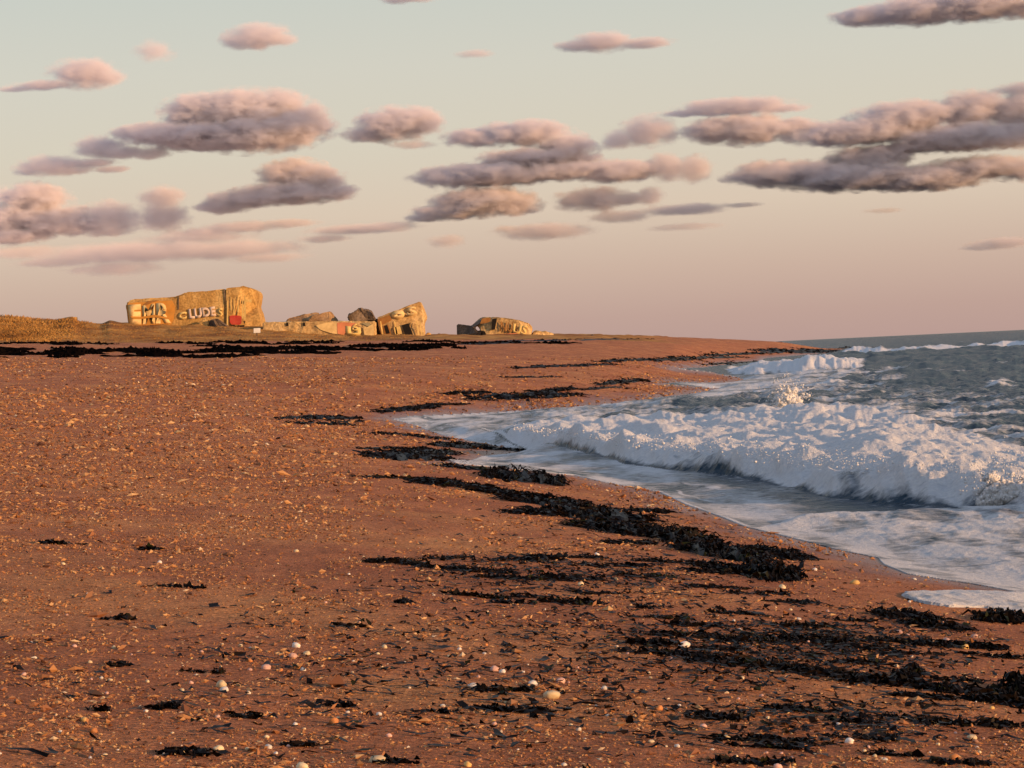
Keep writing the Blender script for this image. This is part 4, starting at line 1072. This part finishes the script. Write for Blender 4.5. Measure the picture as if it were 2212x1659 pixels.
def cloud(label, puffs, dens='mid', seed=0, depth=1.0):
    parts = []
    bm = bmesh.new(); bmesh.ops.create_icosphere(bm, subdivisions=3, radius=1)
    ic = np.array([v.co[:] for v in bm.verts]); fi = np.array([[v.index for v in f.verts] for f in bm.faces]); bm.free()
    cx = np.mean([p[0] for p in puffs]); cy = np.mean([p[1] for p in puffs])
    c0 = wpt(cx, cy, CD, K)
    ell = []
    for (px, py, rx, ry) in puffs:
        c = np.array(wpt(px, py, CD, K)) - np.array(c0)
        rx *= MPP * 1.12; ry *= MPP * 1.22
        rr = np.array([rx, (rx * .7 + ry * .6) * depth, ry])
        ell.append((c, rr)); parts.append((ic * rr * 1.28 + c, fi))
    co, fa = merge(parts)
    me = np_mesh('cloud', co, fa, cloud_mat(ell, DENS[dens]))
    o = bpy.data.objects.new('cloud', me); o.location = c0; link(o)
    tag(o, label, 'cloud', 'clouds in the evening sky')
    rm = o.modifiers.new('remesh', 'REMESH'); rm.mode = 'VOXEL'; rm.voxel_size = 7.0; rm.use_smooth_shade = True
    return o


CL = [
    ('largest cloud, tall pink-lit heap above the big bunker', 'thick', [(430, 245, 70, 34), (520, 240, 85, 38), (605, 238, 60, 36), (645, 266, 62, 38), (560, 282, 130, 36), (420, 290, 140, 20), (330, 285, 75, 16), (470, 308, 110, 14)]),
    ('ragged grey cloud trailing down left from the largest cloud', 'mid', [(215, 318, 50, 22), (260, 330, 60, 12), (330, 332, 40, 12), (190, 352, 60, 8)]),
    ('grey cloud low on the left edge, below the ragged trail', 'mid', [(110, 358, 68, 18), (60, 373, 30, 7), (160, 368, 40, 8), (240, 366, 40, 6)]),
    ('compact pink cloud with a flat base right of the largest cloud', 'thick', [(850, 268, 70, 30), (905, 264, 45, 26), (800, 288, 50, 16)]),
    ('small pink-topped cloud high on the left, second from the top', 'mid', [(555, 78, 65, 22), (595, 85, 40, 13), (515, 88, 32, 14), (540, 98, 40, 8)]),
    ('smallest round faint cloud high on the left', 'thin', [(335, 110, 40, 19)]),
    ('small pink cloud with a grey tail at the upper left edge', 'mid', [(185, 158, 68, 26), (225, 170, 40, 14), (100, 184, 70, 8), (40, 192, 40, 5)]),
    ('sliver of grey cloud cut by the top edge', 'mid', [(880, -4, 60, 8)]),
    ('long thin pink-grey cloud high in the centre right', 'mid', [(1300, 90, 58, 18), (1250, 98, 50, 10), (1390, 93, 60, 9)]),
    ('faint wisp left of the long thin cloud', 'thin', [(1030, 116, 40, 7)]),
    ('long pink cloud in the upper right corner', 'thick', [(1990, 22, 110, 24), (2110, 8, 130, 28), (1880, 35, 75, 16), (2230, 2, 80, 26), (1840, 48, 30, 8)]),
    ('pink and grey cloud bank in the middle of the sky', 'thick', [(1130, 288, 85, 22), (1025, 297, 62, 16), (1220, 322, 60, 28), (1150, 340, 105, 16), (1262, 342, 36, 10)]),
    ('long flat grey cloud under the middle bank', 'thick', [(1060, 377, 140, 20), (1205, 370, 110, 17), (1330, 370, 80, 20), (945, 382, 34, 20)]),
    ('pair of round puffs closing the flat grey cloud on its right', 'mid', [(1440, 362, 45, 24), (1500, 365, 36, 25)]),
    ('glowing pink rounded cloud below the flat grey cloud', 'thick', [(1040, 435, 95, 26), (985, 455, 80, 16), (1110, 445, 52, 18), (920, 470, 40, 8)]),
    ('dark blocky grey cloud right of the glowing pink cloud', 'mid', [(1280, 430, 72, 22), (1350, 430, 55, 12), (1405, 424, 28, 19)]),
    ('soft grey cloud strip just under the dark blocky cloud', 'thin', [(1340, 468, 60, 12), (1480, 452, 90, 10), (1600, 443, 45, 5)]),
    ('bumpy pink puff left of the double-decker cloud', 'mid', [(1395, 285, 50, 28), (1335, 302, 38, 18), (1440, 285, 25, 22)]),
    ('thin upper deck of the double-decker cloud in the right half', 'mid', [(1590, 230, 110, 15), (1500, 243, 70, 7), (1685, 234, 60, 8)]),
    ('pink lower deck of the double-decker cloud in the right half', 'thick', [(1620, 280, 85, 26), (1545, 282, 65, 22), (1715, 270, 55, 12)]),
    ('largest grey-pink cloud bank reaching the right edge', 'thick', [(1850, 287, 130, 22), (1960, 252, 105, 26), (2100, 235, 70, 32), (2200, 240, 60, 34), (2080, 296, 150, 24), (2210, 290, 70, 24), (1980, 318, 90, 10)]),
    ('small grey cloud on top of the right edge bank', 'mid', [(2205, 195, 48, 15)]),
    ('long dark grey cloud with a pink top below the right bank', 'thick', [(1700, 375, 110, 22), (1840, 382, 140, 24), (1990, 387, 130, 20), (1880, 340, 85, 20), (2120, 362, 110, 20), (2220, 370, 60, 18), (1640, 370, 42, 20)]),
    ('pink and grey cloud heap at the left edge above the dune', 'thick', [(70, 430, 70, 28), (40, 472, 75, 26), (105, 475, 80, 26), (20, 508, 80, 16), (160, 490, 60, 16)]),
    ('dark grey dome-shaped cloud right of the left edge heap', 'mid', [(240, 470, 56, 30), (230, 500, 50, 10)]),
    ('two-storey grey cloud with a pink cap above the big bunker', 'mid', [(350, 428, 44, 22), (352, 470, 52, 26)]),
    ('broad grey cloud with a pink shoulder above the bunkers', 'thick', [(632, 375, 66, 26), (690, 390, 50, 24), (625, 418, 110, 20), (545, 428, 85, 16), (480, 447, 55, 13), (722, 418, 46, 15)]),
    ('thin grey streak under the broad grey cloud', 'thin', [(620, 483, 70, 8), (525, 490, 85, 11), (440, 500, 60, 8)]),
    ('faint long mauve veil just above the bunkers', 'veil', [(300, 545, 200, 18), (480, 540, 160, 16), (130, 566, 90, 9), (250, 580, 90, 13), (580, 556, 80, 9), (60, 545, 80, 12), (430, 512, 110, 12)]),
    ('faint slanting streak left of the glowing pink cloud', 'thin', [(780, 495, 105, 9), (700, 516, 58, 7), (850, 486, 48, 7)]),
    ('faint mauve cloud under the glowing pink cloud', 'thin', [(1180, 500, 88, 15), (1110, 495, 48, 8)]),
    ('tiny low mauve puff under the glowing pink cloud', 'thin', [(965, 520, 38, 13)]),
    ('faint streak low in the right half of the sky', 'veil', [(1480, 490, 70, 7)]),
    ('faint pinkish wisp at the right edge low over the sea', 'thin', [(2165, 525, 70, 10), (2120, 535, 40, 5)]),
    ('tiny flat wisp alone over the sea', 'veil', [(1910, 455, 46, 5)]),
    ('tiny grey wisp under the compact pink cloud', 'thin', [(895, 314, 42, 8)]),
]
for i, (lb, dn, pf) in enumerate(CL):
    cloud(lb, pf, dn, i)


# unseen cloud bank added towards the sun to shade parts of the clouds in view
def shading_bank():
    ell, parts = [], []
    bm = bmesh.new(); bmesh.ops.create_icosphere(bm, subdivisions=3, radius=1)
    ic = np.array([v.co[:] for v in bm.verts]); fi = np.array([[v.index for v in f.verts] for f in bm.faces]); bm.free()
    tgt = [(215, 335, 75, 24), (100, 362, 70, 18), (235, 485, 70, 30), (350, 485, 60, 18), (590, 432, 150, 20), (1230, 338, 75, 20), (1000, 385, 110, 18), (1290, 436, 85, 22),
           (2080, 305, 170, 22), (1780, 388, 170, 20), (1440, 470, 110, 14), (2190, 200, 60, 16), (430, 312, 150, 12), (30, 505, 90, 14), (880, 292, 80, 9)]
    sh = np.array(SUNV) * 7500
    c0 = np.array(wpt(1000, 380, CD, K)) + sh
    for (px, py, rx, ry) in tgt:
        c = np.array(wpt(px, py, CD, K)) + sh - c0
        rr = np.array([rx * MPP * 1.1, rx * MPP * 1.1, ry * MPP * 1.25])
        ell.append((c, rr)); parts.append((ic * rr * 1.2 + c, fi))
    co, fa = merge(parts)
    o = bpy.data.objects.new('clouds', np_mesh('clouds', co, fa, cloud_mat(ell, .0075))); o.location = c0; link(o)
    tag(o, 'unseen cloud bank added towards the sun to shade the clouds in view', 'cloud', kind='stuff')
    rm = o.modifiers.new('remesh', 'REMESH'); rm.mode = 'VOXEL'; rm.voxel_size = 20.0


shading_bank()

# ------------------------------------------------------------------ sky, sun, camera
def build_world():
    w = bpy.data.worlds.new('World'); SC.world = w; w.use_nodes = True
    nt = w.node_tree; L = nt.links.new
    bg = nt.nodes['Background']
    sky = N(nt, 'ShaderNodeTexSky', sky_type='NISHITA', sun_disc=False, sun_elevation=SUN_EL, sun_rotation=SUN_AZ, air_density=1.0, dust_density=2.0)
    tc = N(nt, 'ShaderNodeTexCoord')
    sp = N(nt, 'ShaderNodeSeparateXYZ'); L(tc.outputs['Generated'], sp.inputs[0])
    # thin twilight layers: the pinkish belt over the horizon, cream above it, then blue
    r = ramp(nt, [(0, (.50, .335, .30)), (.012, (.53, .36, .31)), (.030, (.60, .435, .355)), (.055, (.69, .555, .44)), (.080, (.665, .595, .485)), (.110, (.635, .605, .52)), (.139, (.575, .59, .53)),
                  (.26, (.45, .49, .55)), (.57, (.29, .355, .48)), (1, (.215, .28, .42))])
    L(sp.outputs['Z'], r.inputs[0])
    sc = N(nt, 'ShaderNodeVectorMath', operation='SCALE'); L(sky.outputs[0], sc.inputs[0]); sc.inputs['Scale'].default_value = .9
    m = mixc(nt, .86, sc.outputs[0], mixc(nt, 1.0, r.outputs[0], (8.6, 8.6, 8.6), 'MULTIPLY'))
    L(m, bg.inputs['Color']); bg.inputs['Strength'].default_value = .13
    return w


build_world()
sl = bpy.data.lights.new('sun', 'SUN'); sl.energy = 5.0; sl.angle = math.radians(.6); sl.color = (1, .56, .26)
so = bpy.data.objects.new('sun', sl); link(so); so.location = (40, -40, 30); so.rotation_euler = (-SUNV).to_track_quat('-Z', 'Y').to_euler()

cam = bpy.data.cameras.new('camera'); cam.sensor_width = 36; cam.lens = F * 36 / 1024; cam.clip_start = .1; cam.clip_end = 150000
co = bpy.data.objects.new('camera', cam); link(co)
co.matrix_world = Matrix(((RT[0], UP[0], -FW[0], 0), (RT[1], UP[1], -FW[1], 0), (RT[2], UP[2], -FW[2], H), (0, 0, 0, 1)))
SC.camera = co
SC.view_settings.view_transform = 'Standard'; SC.view_settings.look = 'None'; SC.view_settings.exposure = 0; SC.view_settings.gamma = 1
SC.render.engine = 'CYCLES'
SC.cycles.use_denoising = True
SC.cycles.volume_bounces = 3; SC.cycles.volume_step_rate = .45; SC.cycles.volume_max_steps = 256
SC.cycles.max_bounces = 6; SC.cycles.diffuse_bounces = 3; SC.cycles.transparent_max_bounces = 16
